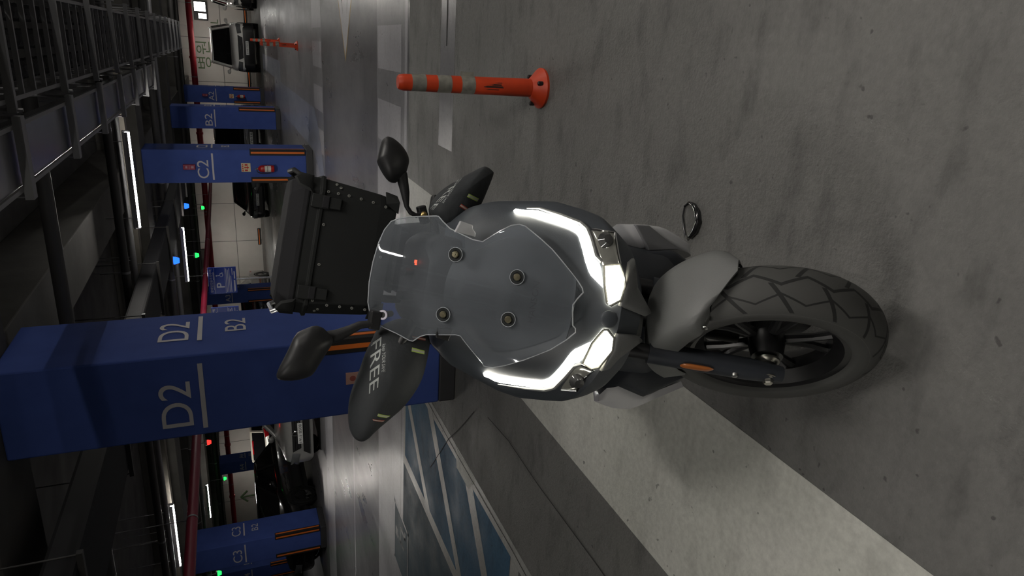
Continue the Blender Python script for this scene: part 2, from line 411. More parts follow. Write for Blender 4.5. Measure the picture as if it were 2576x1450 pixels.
# ------------------------------------------------------------------ disabled parking signs
M_SBLUE = mat('sign_blue', (.012, .05, .35), .35)
M_SWHT = mat('sign_white', (.62, .65, .72), .4)
M_ALU = mat('aluminium', (.75, .76, .78), .25, metal=.9)
def dis_sign(x, y, label):
    t = thing('parking_sign', label, 'parking sign', (x, y, 0), 0, 'disabled parking signs')
    MB().box(-.30, .30, -.012, .012, 1.52, 2.08).build('board', M_SBLUE, t, bevel=.004)
    m = MB(); Y = -.0145
    def T(s, cx, cz, w=None, h=None): put_text(m, s, (cx, Y, cz), (1, 0, 0), (0, 0, 1), w=w, h=h, bold=.012)
    T('장애인전용주차구역', -.0, 2.025, w=.52, h=.055)
    def bar(x0, x1, z0, z1): m.box(x0, x1, Y, Y + .001, z0, z1)
    bar(-.29, .29, 1.955, 1.961); bar(.02, .20, 1.968, 1.985); bar(-.2, .0, 1.972, 1.980)
    T('P', -.10, 1.845, h=.16, w=.11)
    m.tube([(.13 + .038 * math.cos(a), Y, 1.825 + .038 * math.sin(a)) for a in [R(150 + 14 * k) for k in range(18)]], .007, 6)
    m.tube([(.118, Y, 1.895), (.12, Y, 1.845), (.155, Y, 1.845), (.172, Y, 1.80), (.19, Y, 1.80)], .008, 6)
    m.lathe([(0, 0), (.016, 0), (.016, .002), (0, .002)], (.116, Y + .001, 1.915), (0, -1, 0), 12)
    bar(-.29, .29, 1.745, 1.750)
    for k, (a, b) in enumerate(((-.27, .27), (-.27, .24), (-.27, .27), (-.27, .1), (.12, .27), (-.27, .0))):
        z = 1.722 - .030 * k; bar(a, b, z - .006, z + .006)
    bar(.03, .20, 1.548, 1.570); bar(-.25, .0, 1.55, 1.565)
    m.build('lettering', M_SWHT, t)
    MB().cyl((0, .03, 0), (0, .03, 2.0), .022, 14).build('post', M_ALU, t, smooth=True)
    MB().lathe([(0, 0), (.09, 0), (.09, .01), (.03, .02), (0, .02)], (0, .03, 0), (0, 0, 1), 16).build('foot', M_ALU, t)
dis_sign(-5.01, 15.0, 'blue disabled parking sign on a silver post beyond the top box')
dis_sign(-5.92, 15.0, 'second blue disabled parking sign mostly hidden behind pillar D2')

# ------------------------------------------------------------------ back wall details
def wall_word(name, s, x, z, wd, ht, label, colm, cat='wall lettering'):
    m = MB(); put_text(m, s, (x, YF - .004, z), (1, 0, 0), (0, 0, 1), w=wd, h=ht)
    return tag(m.build(name, colm), label, cat)
M_GRN = mat('green_wall_paint', (.09, .15, .07), .7)
wall_word('wall_lettering', '병원', -1.0, 2.25, 1.25, .62, 'large green Korean letters on the back wall above the white SUV', M_GRN)
wall_word('wall_lettering', 'HOSPITAL', -.35, 1.66, 2.0, .34, 'green Latin letters on the back wall partly hidden by the white SUV', M_GRN)
m = MB(); x, z = -26.3, 1.95
for a, b in (((x, z - .5), (x, z + .25)), ((x - .38, z - .08), (x, z + .3)), ((x + .38, z - .08), (x, z + .3))): m.tube([(a[0], YF - .01, a[1]), (b[0], YF - .01, b[1])], .055, 6)
tag(m.build('wall_arrow', M_GRN), 'green arrow pointing up painted on the wall beyond C3', 'painted arrow')
bump = thing('wall_guard', 'black wall guard with an orange stripe left of the white SUV low on the wall', 'wall guard', (-2.0, YF - .015, .27), 0, 'wall guards')
MB().box(-.45, .45, -.04, .015, -.07, .07).build('rail', M_RUB, bump, bevel=.01)
MB().box(-.42, .42, -.044, -.038, -.018, .018).build('reflective_stripe', M_ORG, bump)
for x, lb in ((.75, 'black wall guard with an orange stripe between the two white SUVs'), (-8.6, 'wall guard with an orange stripe right beside the black sedan beyond C2'), (-10.1, 'wall guard with an orange stripe in the empty bay beyond the top box')):
    dup(bump, (x, YF - .015, .27), lb)
# ------------------------------------------------------------------ parked cars
M_GLASS = mat('car_glass', (.006, .006, .007), .06, coat=.5)
M_TYRE = mat('car_tyre', (.013, .013, .013), .75)
M_RIM = mat('alloy_rim', (.42, .42, .43), .3, metal=.9)
M_LAMP = mat('lamp_glass', (.10, .105, .11), .08, coat=1.)
M_CHR = mat('chrome', (.75, .75, .76), .12, metal=1.)
M_TAIL = mat('tail_lamp', (.40, .008, .012), .15, coat=1.)
M_PLATE = mat('licence_plate', (.62, .63, .62), .5)
M_INK = mat('plate_ink', (.02, .02, .025), .6)
M_DTRIM = mat('dark_trim', (.012, .012, .013), .45)
def rrect(hw, zb, zt, y, r, n=4):
    # rounded rectangle section at station y
    r = min(r, hw * .9, (zt - zb) * .49); pts = []
    for cx, cz, a0 in ((hw - r, zb + r, -90), (hw - r, zt - r, 0), (-hw + r, zt - r, 90), (-hw + r, zb + r, 180)):
        for k in range(n + 1):
            a = R(a0 + 90 * k / n); pts.append((cx + r * math.cos(a), y, cz + r * math.sin(a)))
    return pts
def car(label, x, y, L, W, H, paint, kind='sedan', rot=0., plate=None, group=None, low_black=False, rails=False, emblem='bar', rear_detail=False):
    t = thing('car', label, 'car', (x, y, 0), rot, group)
    tall = kind == 'suv'
    hz = .98 if tall else .80                                        # bonnet edge height
    bz = 1.12 if tall else .95                                       # belt line
    g = .24 if tall else .17; h = W / 2
    st = [(0, .70, g + .12, hz - .16), (.05, .86, g + .02, hz - .07), (.22, .95, g, hz), (.7, .985, g, hz + .06), (1.25, 1., g, bz), (L * .5, 1., g, bz + .02), (L - .9, 1., g, bz + .03), (L - .25, .97, g, bz + .01), (L - .06, .90, g + .05, bz - .08), (L, .76, g + .15, bz - .25)]
    b = MB(); b.loft([rrect(h * q, zb, zt, yy, .16) for yy, q, zb, zt in st])
    b.build('body', paint, t, smooth=True, angle=50)
    # greenhouse
    y0 = 1.05 if tall else 1.15; y1 = L - .12 if tall else L - .75
    ry0 = y0 + (.75 if tall else .95); ry1 = y1 - (.35 if tall else .7)
    tb = h * .93; tt = h * (.76 if tall else .70)
    gb = MB()
    def gr(f, z): # ring at fraction f of height
        a0 = y0 + (ry0 - y0) * f; a1 = y1 + (ry1 - y1) * f; hw = tb + (tt - tb) * f
        c = .10; bow = .07
        return [(-hw + c, a0, z), (0, a0 - bow, z), (hw - c, a0, z), (hw, a0 + .18, z), (hw + .01, (a0 + a1) / 2, z), (hw, a1 - .18, z), (hw - c, a1, z), (0, a1 + bow, z), (-hw + c, a1, z), (-hw, a1 - .18, z), (-hw - .01, (a0 + a1) / 2, z), (-hw, a0 + .18, z)]
    zs = bz - .06; zr = H - .05
    gb.loft([gr(f, zs + (zr - zs) * f) for f in (0, .35, .7, 1)])
    gb.build('glazing', M_GLASS, t, smooth=True, angle=35)
    rf = MB(); rings = []
    for f, z in ((1.0, H - .075), (1.03, H - .04), (1.06, H - .012), (1.18, H)):
        base = gr(min(f, 1), z); cx = sum(p[0] for p in base) / 12; cy = sum(p[1] for p in base) / 12; s = 1.02 if f < 1.05 else (.97 if f < 1.1 else .8)
        rings.append([(cx + (p[0] - cx) * s, cy + (p[1] - cy) * s, z) for p in base])
    rf.loft(rings); rf.build('roof', paint, t, smooth=True, angle=50)
    for sx in (-1, 1):
        A = gr(0, zs); B = gr(1, zr)
        for i0 in ((2, 3), (5, 6)):
            for q in i0[:1] if i0[0] == 2 else i0[1:]:
                pa, pb = Vector(A[q]), Vector(B[q]); pa.x *= sx; pb.x *= sx
                pl = MB(); pl.tube([pa, pb], .045, 6); pl.build('window_pillar', paint, t, smooth=True)
        pa = Vector(((tb + .012) * sx, (y0 + y1) / 2, zs)); pb = Vector(((tt + .012) * sx, (ry0 + ry1) / 2, zr)); pl = MB(); pl.tube([pa, pb], .04, 4); pl.build('window_pillar', M_DTRIM, t, smooth=True)
    # wheels
    wr = .36 if tall else .33
    for sx in (-1, 1):
        for yy in (.88, L - .95):
            c = Vector((sx * (h - .10), yy, wr)); ax = (sx, 0, 0)
            o = MB().lathe([(wr * .62, -.10), (wr * .93, -.10), (wr, -.06), (wr, .06), (wr * .93, .105), (wr * .66, .112), (wr * .62, .06)], c, ax, 32, closed=True).build('wheel', M_TYRE, t, smooth=True)
            rm = MB(); rm.lathe([(0, .045), (wr * .16, .05), (wr * .17, .03), (wr * .17, -.02), (0, -.02)], c, ax, 18); rm.lathe([(wr * .62, .08), (wr * .66, .09), (wr * .66, -.08), (wr * .60, -.08)], c, ax, 32, closed=True)
            for k in range(5):
                for dd in (-8, 8):
                    a = R(72 * k); e = R(72 * k + dd)
                    p0 = c + Vector((sx * .045, math.cos(a) * wr * .12, math.sin(a) * wr * .12)); p1 = c + Vector((sx * .07, math.cos(e) * wr * .63, math.sin(e) * wr * .63))
                    rm.tube([p0, p1], [.022, .016], 5)
            rm.build('rim', M_RIM, o)
    # dark wheel arches and sills
    for sx in (-1, 1):
        for yy in (.88, L - .95):
            m = MB(); m.lathe([(wr * 1.02, -.02), (wr * 1.20, -.02), (wr * 1.20, .012), (wr * 1.02, .012)], (sx * (h - .012), yy, wr), (sx, 0, 0), 28, closed=True); m.build('arch_trim', M_DTRIM, t, smooth=True, angle=30)
        m = MB(); m.box(min(sx * (h - .06), sx * (h + .004)), max(sx * (h - .06), sx * (h + .004)), 1.2, L - 1.3, g - .01, g + .10); m.build('sill_trim', M_DTRIM, t)
    # front
    zc = hz - .22
    if low_black:
        m = MB(); m.loft([rrect(h * q, g - .04, hz - .36, yy, .08) for yy, q in ((-.035, .66), (.0, .80), (.10, .93), (.40, 1.005))]); m.build('bumper', M_DTRIM, t, smooth=True)
    else:
        m = MB(); m.prism([(-h * .62, -.012, g + .10), (h * .62, -.012, g + .10), (h * .52, -.012, g + .24), (-h * .52, -.012, g + .24)], (0, .1, 0)); m.build('air_intake', M_DTRIM, t)
    gw = h * (.50 if tall else .52)
    m = MB(); m.prism([(-gw, -.012, zc + .06), (gw, -.012, zc + .06), (gw * .82, -.012, zc - .12), (-gw * .82, -.012, zc - .12)], (0, .14, 0), mi=0)
    for k in range(4 if tall else 3): z = zc - .085 + .045 * k; m.box(-gw * .85, gw * .85, -.026, -.010, z - .006, z + .006, mi=1)
    m.build('grille', [M_DTRIM, M_CHR if not low_black else M_DTRIM], t)
    m = MB()
    if emblem == 'oval': m.tube([(.055 * math.cos(a), -.035, zc - .02 + .075 * math.sin(a)) for a in [R(24 * k) for k in range(16)]], .014, 6)
    elif emblem == 'none': m.box(-.03, .03, -.03, -.02, zc - .03, zc - .01)
    else: m.tube([(-.09, -.03, zc), (-.02, -.034, zc - .02), (.02, -.034, zc - .02), (.09, -.03, zc)], .014, 6)
    m.build('emblem', M_CHR, t, smooth=True)
    for sx in (-1, 1):
        m = MB(); q = [(sx * h * .55, -.005, zc + .07), (sx * h * .88, .05, zc + .12), (sx * h * .965, .20, zc + .09), (sx * h * .93, .09, zc - .07), (sx * h * .58, -.015, zc - .09)]
        m.inflate(q, (sx * .35, -1, .1), .065, .10, 3)
        o = m.build('headlamp', M_LAMP, t, smooth=True)
        MB().lathe([(0, 0), (.035, .004), (.045, -.01), (0, -.02)], (sx * h * .76, .0, zc + .01), (sx * .3, -1, 0), 14).build('projector', M_CHR, o, smooth=True)
        m = MB(); m.tube([(sx * tb, y0 + .35, bz + .02), (sx * (tb + .07), y0 + .33, bz + .06)], .03, 6); m.inflate(smoothed([(sx * (tb + .03), y0 + .30, bz + .0), (sx * (tb + .21), y0 + .34, bz + .02), (sx * (tb + .21), y0 + .34, bz + .14), (sx * (tb + .04), y0 + .30, bz + .15)], 1), (0, -1, 0), .06, .05, 3)
        m.build('door_mirror', paint, t, smooth=True)
        m = MB(); m.inflate([(sx * h * .62, L - .02, bz - .08), (sx * h * .93, L - .14, bz - .04), (sx * h * .97, L - .26, bz - .10), (sx * h * .88, L - .08, bz - .24), (sx * h * .72, L - .0, bz - .22)], (sx * .3, 1, 0), .05, .08, 3)
        m.build('tail_lamp', M_TAIL, t, smooth=True)
    pt = plate
    if pt:
        pz = (hz - .50 if low_black else g + .30)
        o = MB().box(-.26, .26, -.050, -.035, pz - .055, pz + .055).build('licence_plate', M_PLATE, t, bevel=.004)
        m = MB(); put_text(m, pt, (0, -.0515, pz), (1, 0, 0), (0, 0, 1), w=.46, h=.075); m.build('plate_number', M_INK, o)
    if rails:
        for sx in (-1, 1):
            m = MB(); m.tube([(sx * tt * .92, ry0 + .1, H - .01), (sx * tt * .94, ry0 + .25, H + .045), (sx * tt * .94, ry1 - .25, H + .045), (sx * tt * .92, ry1 - .1, H - .01)], .018, 6)
            m.build('roof_rail', M_BLK, t, smooth=True)
    if rear_detail:
        m = MB(); m.box(-.30, .30, L - .02, L + .012, bz - .30, bz - .19); m.build('rear_plate', M_PLATE, t)
        m = MB(); m.box(-.25, .25, y1 - (y1 - ry1) * .93 - .03, y1 - (y1 - ry1) * .93 + .08, H - .10, H - .06); m.build('brake_light', M_TAIL, t)
    return t
P_WHT = mat('pearl_white_car', (.80, .79, .76), .25, coat=1.)
P_GREY = mat('silver_grey_car', (.36, .36, .35), .28, metal=.35, coat=1.)
P_BLK = mat('black_car', (.010, .010, .011), .18, coat=1.)
P_CREAM = mat('cream_white_car', (.66, .62, .53), .3, coat=.8)
P_NAVY = mat('dark_car', (.014, .014, .018), .2, coat=1.)
car('white SUV with a black lower bumper and roof rails parked at the back wall', -.46, 30.6, 4.85, 1.90, 1.84, P_WHT, 'suv', 0, '31버 7259', 'cars along the back wall', low_black=True, rails=True)
car('second white SUV cut off by the upper edge of the picture', 2.02, 30.8, 4.7, 1.88, 1.70, P_WHT, 'suv', 0, None, 'cars along the back wall', low_black=True)
car('black van showing between the pillars B2 and C2', -4.05, 30.8, 5.1, 1.95, 2.02, P_BLK, 'suv', 0, '7616', 'cars along the back wall')
car('black sedan with bright reflections on its roof left of pillar C2', -6.55, 30.2, 4.8, 1.82, 1.42, P_NAVY, 'sedan', 0, '52나 8319', 'cars along the back wall')
car('grey sedan with an oval emblem and plate facing the camera beside pillar D2', -8.15, 13.55, 4.8, 1.86, 1.46, P_GREY, 'sedan', 0, '19나 8508', None, emblem='oval')
car('cream white hatchback seen from behind beyond the grey sedan', -12.7, 24.2, 4.0, 1.72, 1.50, P_CREAM, 'suv', PI, None, None, rear_detail=True)
car('black sedan parked close behind pillar C3', -12.02, 14.5, 4.7, 1.84, 1.46, P_BLK, 'sedan', 0, None, None)
car('dark sedan half hidden between pillar A3 and pillar D2', -12.3, 31.0, 4.7, 1.82, 1.44, P_NAVY, 'sedan', 0, None, 'cars along the back wall')
# ------------------------------------------------------------------ ceiling tubes
E_TUBE = emit('tube_glow', (1., .955, .88), TUBE)
M_GALV = mat('galvanised', (.30, .30, .31), .5, metal=.5)
M_DPIPE = mat('dark_pipe', (.055, .053, .052), .55)
M_FIRE = mat('red_pipe', (.36, .012, .025), .4)
M_FIRE2 = mat('crimson_pipe', (.24, .010, .035), .45)
M_LAG = mat('black_lagging', (.010, .010, .012), .75)
def tube_lamp(x, y, z, label, L=1.2, rot=0, s=1.):
    t = thing('tube_lamp', label, 'ceiling lamp', (x, y, z), rot, 'tube lamps under the ceiling')
    m = MB(); m.box(-L / 2, L / 2, -.045, .045, .03, .06); m.box(-L / 2, L / 2, -.045, -.036, -.002, .031); m.box(-L / 2, L / 2, .036, .045, -.002, .031); m.box(-L / 2 - .02, -L / 2, -.025, .025, -.02, .06); m.box(L / 2, L / 2 + .02, -.025, .025, -.02, .06)
    m.build('housing', M_GALV, t, bevel=.004)
    MB().cyl((-L / 2, 0, 0), (L / 2, 0, 0), .021, 12).build('tube', E_TUBE if s == 1. else emit('tube_glow_%d' % int(s * 100), (1., .955, .88), TUBE * s), t, smooth=True)
    for q in (-1, 1): MB().cyl((q * L * .4, 0, .06), (q * L * .4, 0, CZ - z), .006, 6).build('hanger_rod', M_GALV, t)
tube_lamp(-1.80, 9.55, 2.62, 'long bright tube lamp hanging above the pillar C2')
tube_lamp(-4.53, 15.48, 2.50, 'bright tube lamp beside the blue indicator lamps')
tube_lamp(-7.75, 10.25, 2.72, 'bright tube lamp nearest the lower edge of the picture')
tube_lamp(-13.55, 19.3, 2.80, 'short bright tube lamp above the pillar C3')
for x, y, z, rot, s, lb in ((4.2, 9.55, 2.62, 0, 1., 'tube lamp over the lane right of the picture'), (.55, 1.35, 2.80, PI / 2, NEAR, 'tube lamp overhead just right of the camera'),
        (-2.3, -.6, 2.80, PI / 2, NEAR, 'tube lamp behind the camera on the left'), (3.4, -1.2, 2.80, PI / 2, NEAR, 'tube lamp behind the camera on the right'), (4.2, 3.6, 2.80, PI / 2, NEAR * 2, 'tube lamp over the bays right of the camera'), (1.6, 17.0, 2.6, 0, 1., 'tube lamp over the crossing right of the pillar row'),
        (-.2, 34.7, 2.66, 0, .8, 'tube lamp at the back wall above the white SUV'), (-5.2, 34.7, 2.66, 0, .8, 'tube lamp at the back wall above the black van'), (-10.4, 34.7, 2.66, 0, .8, 'tube lamp at the back wall above the empty bay'),
        (-16.5, 34.7, 2.66, 0, .8, 'tube lamp at the back wall behind pillar A4'), (-23.5, 34.7, 2.66, 0, .8, 'tube lamp at the back wall beyond pillar C3'), (2.6, 25.5, 3.0, 0, 2., 'tube lamp over the far lane near pillar B2')):
    tube_lamp(x, y, z, lb, 1.2, rot, s)

# ------------------------------------------------------------------ pipes, ducts and trays
def pipe(name, a, b, r, m, label, cat, hang=2.4, flange=False):
    t = thing(name, label, cat, (0, 0, 0))
    A, B = Vector(a), Vector(b); q = MB(); q.cyl(A, B, r, 20)
    if flange:
        n = int((B - A).length / 3.2)
        for k in range(1, n): c = A.lerp(B, k / n); d = (B - A).normalized(); q.cyl(c - d * .05, c + d * .05, r * 1.22, 20)
    q.build('run', m, t, smooth=True)
    n = max(1, int((B - A).length / hang))
    for k in range(n):
        h = MB(); c = A.lerp(B, (k + .5) / n); h.cyl(c + Vector((0, 0, r * .9)), (c.x, c.y, CZ), .006, 6)
        d = (B - A).normalized(); h.cyl(c - d * .015, c + d * .015, r * 1.08, 16)
        h.build('hanger', M_GALV, t)
    return t
pipe('sprinkler_pipe', (XL + .2, 34.2, 2.62), (XR - .2, 34.2, 2.62), .125, M_FIRE, 'thick red sprinkler pipe running along the back wall', 'pipe', 3, True)
pipe('sprinkler_pipe', (-5.85, 3.0, 2.25), (-5.85, 33.0, 2.25), .066, M_FIRE2, 'crimson pipe running away under the ceiling left of pillar D2', 'pipe', 3.2)
pipe('conduit', (XL + 1, 6.17, 2.84), (8.5, 6.17, 2.84), .055, M_DPIPE, 'dark pipe crossing the ceiling just behind pillar D2', 'pipe', 2)
pipe('conduit', (XL + 1, 9.28, 2.80), (8.5, 9.28, 2.80), .05, M_DPIPE, 'dark pipe crossing the ceiling beside the nearest tube lamp', 'pipe', 2)
pipe('conduit', (XL + 1, 9.95, 2.78), (8.5, 9.95, 2.78), .035, M_GALV, 'thin steel conduit behind the nearest tube lamp', 'pipe', 2)
pipe('conduit', (XL + 1, 15.2, 2.79), (8.5, 15.2, 2.79), .06, M_DPIPE, 'dark pipe crossing the ceiling beyond pillar C2', 'pipe', 2)
pipe('conduit', (XL + 1, 18.2, 2.9), (8.5, 18.2, 2.9), .05, M_GALV, 'steel conduit crossing the ceiling in front of pillar B2', 'pipe', 2)
pipe('conduit', (XL + 1, 27.5, 2.95), (8.5, 27.5, 2.95), .07, M_DPIPE, 'dark pipe crossing the ceiling in front of pillar A2', 'pipe', 2)
pipe('conduit', (XL + 1, 31.8, 3.0), (8.5, 31.8, 3.0), .08, M_DPIPE, 'dark pipe crossing the ceiling over the parked cars', 'pipe', 2)
t = thing('air_duct', 'black lagged duct running away under the ceiling left of pillar D2', 'duct')
MB().box(-3.74, -3.07, -5, 20, 2.52, 2.715).build('run', M_LAG, t, bevel=.03)
for k in range(12):
    m = MB(); y = -4 + 2. * k; m.box(-3.80, -3.01, y - .02, y + .02, 2.485, 2.52); m.cyl((-3.78, y, 2.5), (-3.78, y, CZ), .006, 6); m.cyl((-3.03, y, 2.5), (-3.03, y, CZ), .006, 6); m.build('hanger', M_DPIPE, t)
t = thing('lamp_raceway', 'flat perforated steel raceway beside the nearest tube lamp', 'cable tray')
m = MB(); m.box(XL + 1, 8.5, 10.55, 10.75, 2.76, 2.77); m.box(XL + 1, 8.5, 10.545, 10.555, 2.76, 2.84); m.box(XL + 1, 8.5, 10.745, 10.755, 2.76, 2.84)
m.build('tray', mat('raceway_steel', (.16, .15, .13), .5, metal=.6), t)
for k in range(16):
    x = XL + 2 + 2.4 * k
    for y in (10.54, 10.76): MB().cyl((x, y, 2.76), (x, y, CZ), .006, 6).build('hanger', M_GALV, t)
# covered tray
t = thing('cable_trunking', 'covered steel cable trunking with cross bars in the upper left corner', 'cable tray')
m = MB(); m.box(-.83, -.52, -2, 13.0, 2.52, 2.62, mi=0)
m.build('trunk', mat('trunking_steel', (.34, .34, .36), .25, metal=.85), t, bevel=.01)
for x in (-.835, -.515): MB().box(x - .012, x + .012, -2, 13, 2.505, 2.52).build('edge_rail', M_GALV, t)
for k in range(12):
    y = -1.2 + 1.36 * k; m = MB()
    if y < 12.6: m.box(-.89, -.46, y - .04, y + .04, 2.465, 2.505); m.cyl((-.88, y, 2.49), (-.88, y, CZ), .008, 6); m.cyl((-.47, y, 2.49), (-.47, y, CZ), .008, 6); m.build('cross_bar', M_GALV, t)
# ladder tray with ribbed hoses
t = thing('cable_ladder', 'long cable ladder with cross bars like a railing in the upper left corner', 'cable tray')
for x in (-.39, .16): MB().box(x - .012, x + .012, -2, 23, 2.52, 2.60).build('side_rail', M_GALV, t)
y = -1.8
while y < 23: MB().box(-.38, .15, y - .012, y + .012, 2.525, 2.55).build('rung', M_GALV, t); y += .28
for k in range(18):
    y = -1.2 + 1.36 * k; m = MB()
    if y < 23: m.box(-.445, .27, y - .02, y + .02, 2.48, 2.52); m.cyl((-.43, y, 2.455), (-.43, y, CZ), .009, 6); m.cyl((.25, y, 2.455), (.25, y, CZ), .009, 6); m.build('cross_bar', M_GALV, t)
for i, (x, r) in enumerate(((-.27, .06), (-.10, .06), (.05, .055))):
    pts = []; rs = []
    for k in range(520): pts.append((x, -2 + .045 * k, 2.615)); rs.append(r * (1.0 if k % 2 else .88))
    h = MB().tube(pts, rs, 10).build('ribbed_hose', M_LAG)
    tag(h, ['black ribbed hose on the cable ladder beside the steel trunking', 'middle black ribbed hose lying on the cable ladder', 'black ribbed hose on the far side of the cable ladder'][i], 'hose', 'ribbed hoses on the cable ladder')

# ------------------------------------------------------------------ indicator lamps
def indicator(x, y, z, col, label):
    t = thing('indicator_lamp', label, 'indicator lamp', (x, y, z), 0, 'bay indicator lamps')
    MB().lathe([(0, -.06), (.05, -.055), (.075, .02), (.075, .05), (0, .05)], (0, 0, 0), (0, 0, 1), 16).build('lens', emit('glow_%s' % col, {'blue': (.012, .09, 1), 'green': (.012, 1, .07), 'red': (1, .02, .015)}[col], 3), t, smooth=True)
    m = MB(); m.lathe([(0, .05), (.085, .05), (.085, .09), (.02, .10), (0, .10)], (0, 0, 0), (0, 0, 1), 16); m.cyl((0, 0, .09), (0, 0, CZ - z), .012, 8)
    m.build('stem', M_GALV, t, smooth=True)
indicator(-4.3, 19.2, 2.6, 'blue', 'blue indicator lamp on the right of the pair near the tube lamp')
indicator(-4.3, 14.3, 2.6, 'blue', 'blue indicator lamp hanging nearest the dark duct')
indicator(-6.45, 21.9, 2.6, 'green', 'green indicator lamp above the disabled parking sign')
indicator(-6.7, 29.5, 2.6, 'green', 'tiny green indicator lamp above the black sedan')
indicator(-11.2, 18.8, 2.6, 'red', 'red indicator lamp above the grey sedan')
indicator(-17.9, 26.9, 2.6, 'green', 'green indicator lamp beside the pillar A4')
indicator(-20.1, 24.5, 2.6, 'green', 'green indicator lamp beside the painted wall arrow')
indicator(-14.9, 17.6, 2.6, 'green', 'green indicator lamp hanging in front of the pillar B4')
# lit signs
t = thing('exit_sign', 'lit white exit sign hanging beyond the cable ladder', 'exit sign', (1.35, 28.0, 2.95))
MB().box(-.30, .30, -.04, .04, -.16, .16).build('case', M_ALU, t, bevel=.01)
MB().box(-.28, .28, -.046, -.041, -.14, .14).build('face', emit('exit_white', (.95, 1., .95), 3.0), t)
m = MB(); m.add([(-.20, -.0475, 0), (-.06, -.0475, .10), (-.06, -.0475, .04), (.12, -.0475, .04), (.12, -.0475, -.04), (-.06, -.0475, -.04), (-.06, -.0475, -.10)], [(0, 1, 2, 3, 4, 5, 6)])
m.build('arrow', emit('exit_green', (.02, .45, .12), 1.2), t)
m = MB(); m.cyl((-.2, 0, .16), (-.2, 0, CZ - 2.95), .01, 6); m.cyl((.2, 0, .16), (.2, 0, CZ - 2.95), .01, 6); m.build('hanger', M_ALU, t)
t = thing('light_box', 'glaring white light box on the wall above the second SUV', 'light box', (.98, YF - .066, 2.22))
MB().box(-.42, .42, -.05, .06, -.30, .30).build('case', M_DTRIM, t, bevel=.01)
m = MB(); m.box(-.02, .38, -.056, -.051, -.22, .26); m.box(-.34, -.12, -.056, -.051, -.24, .10)
m.build('lit_panel', emit('box_white', (1, .98, .92), 7.0), t)

# ------------------------------------------------------------------ bollards
M_OR2 = mat('bollard_orange', (.62, .055, .012), .5, noise=.10, nscale=14)
M_TAPE = mat('reflective_tape', (.40, .39, .34), .28, metal=.55, noise=.25, nscale=30)
M_SCUFF = mat('scuff', (.05, .018, .012), .8)
def bollard(x, y, label, rotz=0):
    t = thing('bollard', label, 'bollard', (x, y, 0), rotz, 'orange traffic bollards')
    MB().lathe([(0, 0), (.098, 0), (.100, .012), (.092, .022), (.060, .052), (.050, .062), (.046, .066), (0, .066)], (0, 0, 0), (0, 0, 1), 36).build('base', M_OR2, t, smooth=True)
    r = lambda z: .0445 - .0065 * (z - .06) / .68
    MB().lathe([(0, .058), (r(.06), .058), (r(.2), .2), (r(.2) * .995, .204), (r(.45), .45), (r(.70), .715), (r(.73) * .90, .735), (r(.74) * .75, .742), (0, .742)], (0, 0, 0), (0, 0, 1), 36).build('post', M_OR2, t, smooth=True)
    for z in (.645, .520, .402):
        MB().lathe([(r(z) + .0002, z - .034), (r(z) + .0014, z - .034), (r(z) + .0012, z + .034), (r(z) + .0001, z + .034)], (0, 0, 0), (0, 0, 1), 36, closed=True).build('tape_band', M_TAPE, t, smooth=True)
    m = MB()
    for a in (20, 140, 260): m.lathe([(0, .030), (.011, .030), (.011, .052), (.006, .056), (0, .056)], (.078 * math.cos(R(a - 90)), .078 * math.sin(R(a - 90)), 0), (0, 0, 1), 10)
    m.build('anchor_bolt', M_DTRIM, t)
    return t
B1 = bollard(-.16, 3.25, 'orange bollard with three silver bands nearest the camera')
m = MB()
def scuff(a0, a1, z0, z1, n=6):
    rr = lambda z: .0452 - .0065 * (z - .06) / .68
    for k in range(n):
        a = R(a0 + (a1 - a0) * k / n); b = R(a0 + (a1 - a0) * (k + 1) / n); e = .012 * random.random()
        m.add([(rr(z0) * math.cos(a), rr(z0) * math.sin(a), z0 + e), (rr(z0) * math.cos(b), rr(z0) * math.sin(b), z0 + .012 * random.random()), (rr(z1) * math.cos(b), rr(z1) * math.sin(b), z1 - .03 * random.random()), (rr(z1) * math.cos(a), rr(z1) * math.sin(a), z1 - .03 * random.random())], [(0, 1, 2, 3)])
scuff(-98, -86, .22, .33); scuff(-84, -74, .23, .30); scuff(-68, -63, .225, .275, 3); scuff(-112, -107, .24, .33, 3)
m.build('scuff_mark', M_SCUFF, B1)
m = MB(); m.box(.036, .062, -.004, -.002, .368, .436); m.build('loose_tape', M_TAPE, B1)
dup(B1, (-.13, 15.5, 0), 'small orange bollard in front of the white SUV nearer of the pair')
dup(B1, (-.09, 20.3, 0), 'farther small orange bollard of the pair before the white SUV')

# ------------------------------------------------------------------ carabiner lying on the floor
t = thing('carabiner', 'black D-shaped carabiner lying on the floor right of the motorcycle', 'carabiner', (-.525, 1.90, .008))
q = [(-.060, .012), (-.030, .030), (.012, .048), (.048, .044), (.066, .022), (.064, -.006), (.045, -.030), (.012, -.045), (-.022, -.035), (-.050, -.012)]
q3 = [Vector((x, y, 0)) for x, y in q]
MB().tube(q3[3:] , [.0045, .0055, .008, .0115, .012, .0115, .008], 12).build('body', mat('black_gloss', (.012, .012, .013), .2, coat=.6), t, smooth=True)
MB().tube([q3[3], q3[2], q3[1], q3[0], q3[9]], .0036, 10).build('gate', mat('gunmetal', (.12, .12, .125), .3, metal=.8), t, smooth=True)
MB().lathe([(0, -.007), (.007, -.007), (.007, .007), (0, .007)], (-.056, .002, 0), (0, 0, 1), 12).build('pivot', M_STEEL, t, smooth=True)
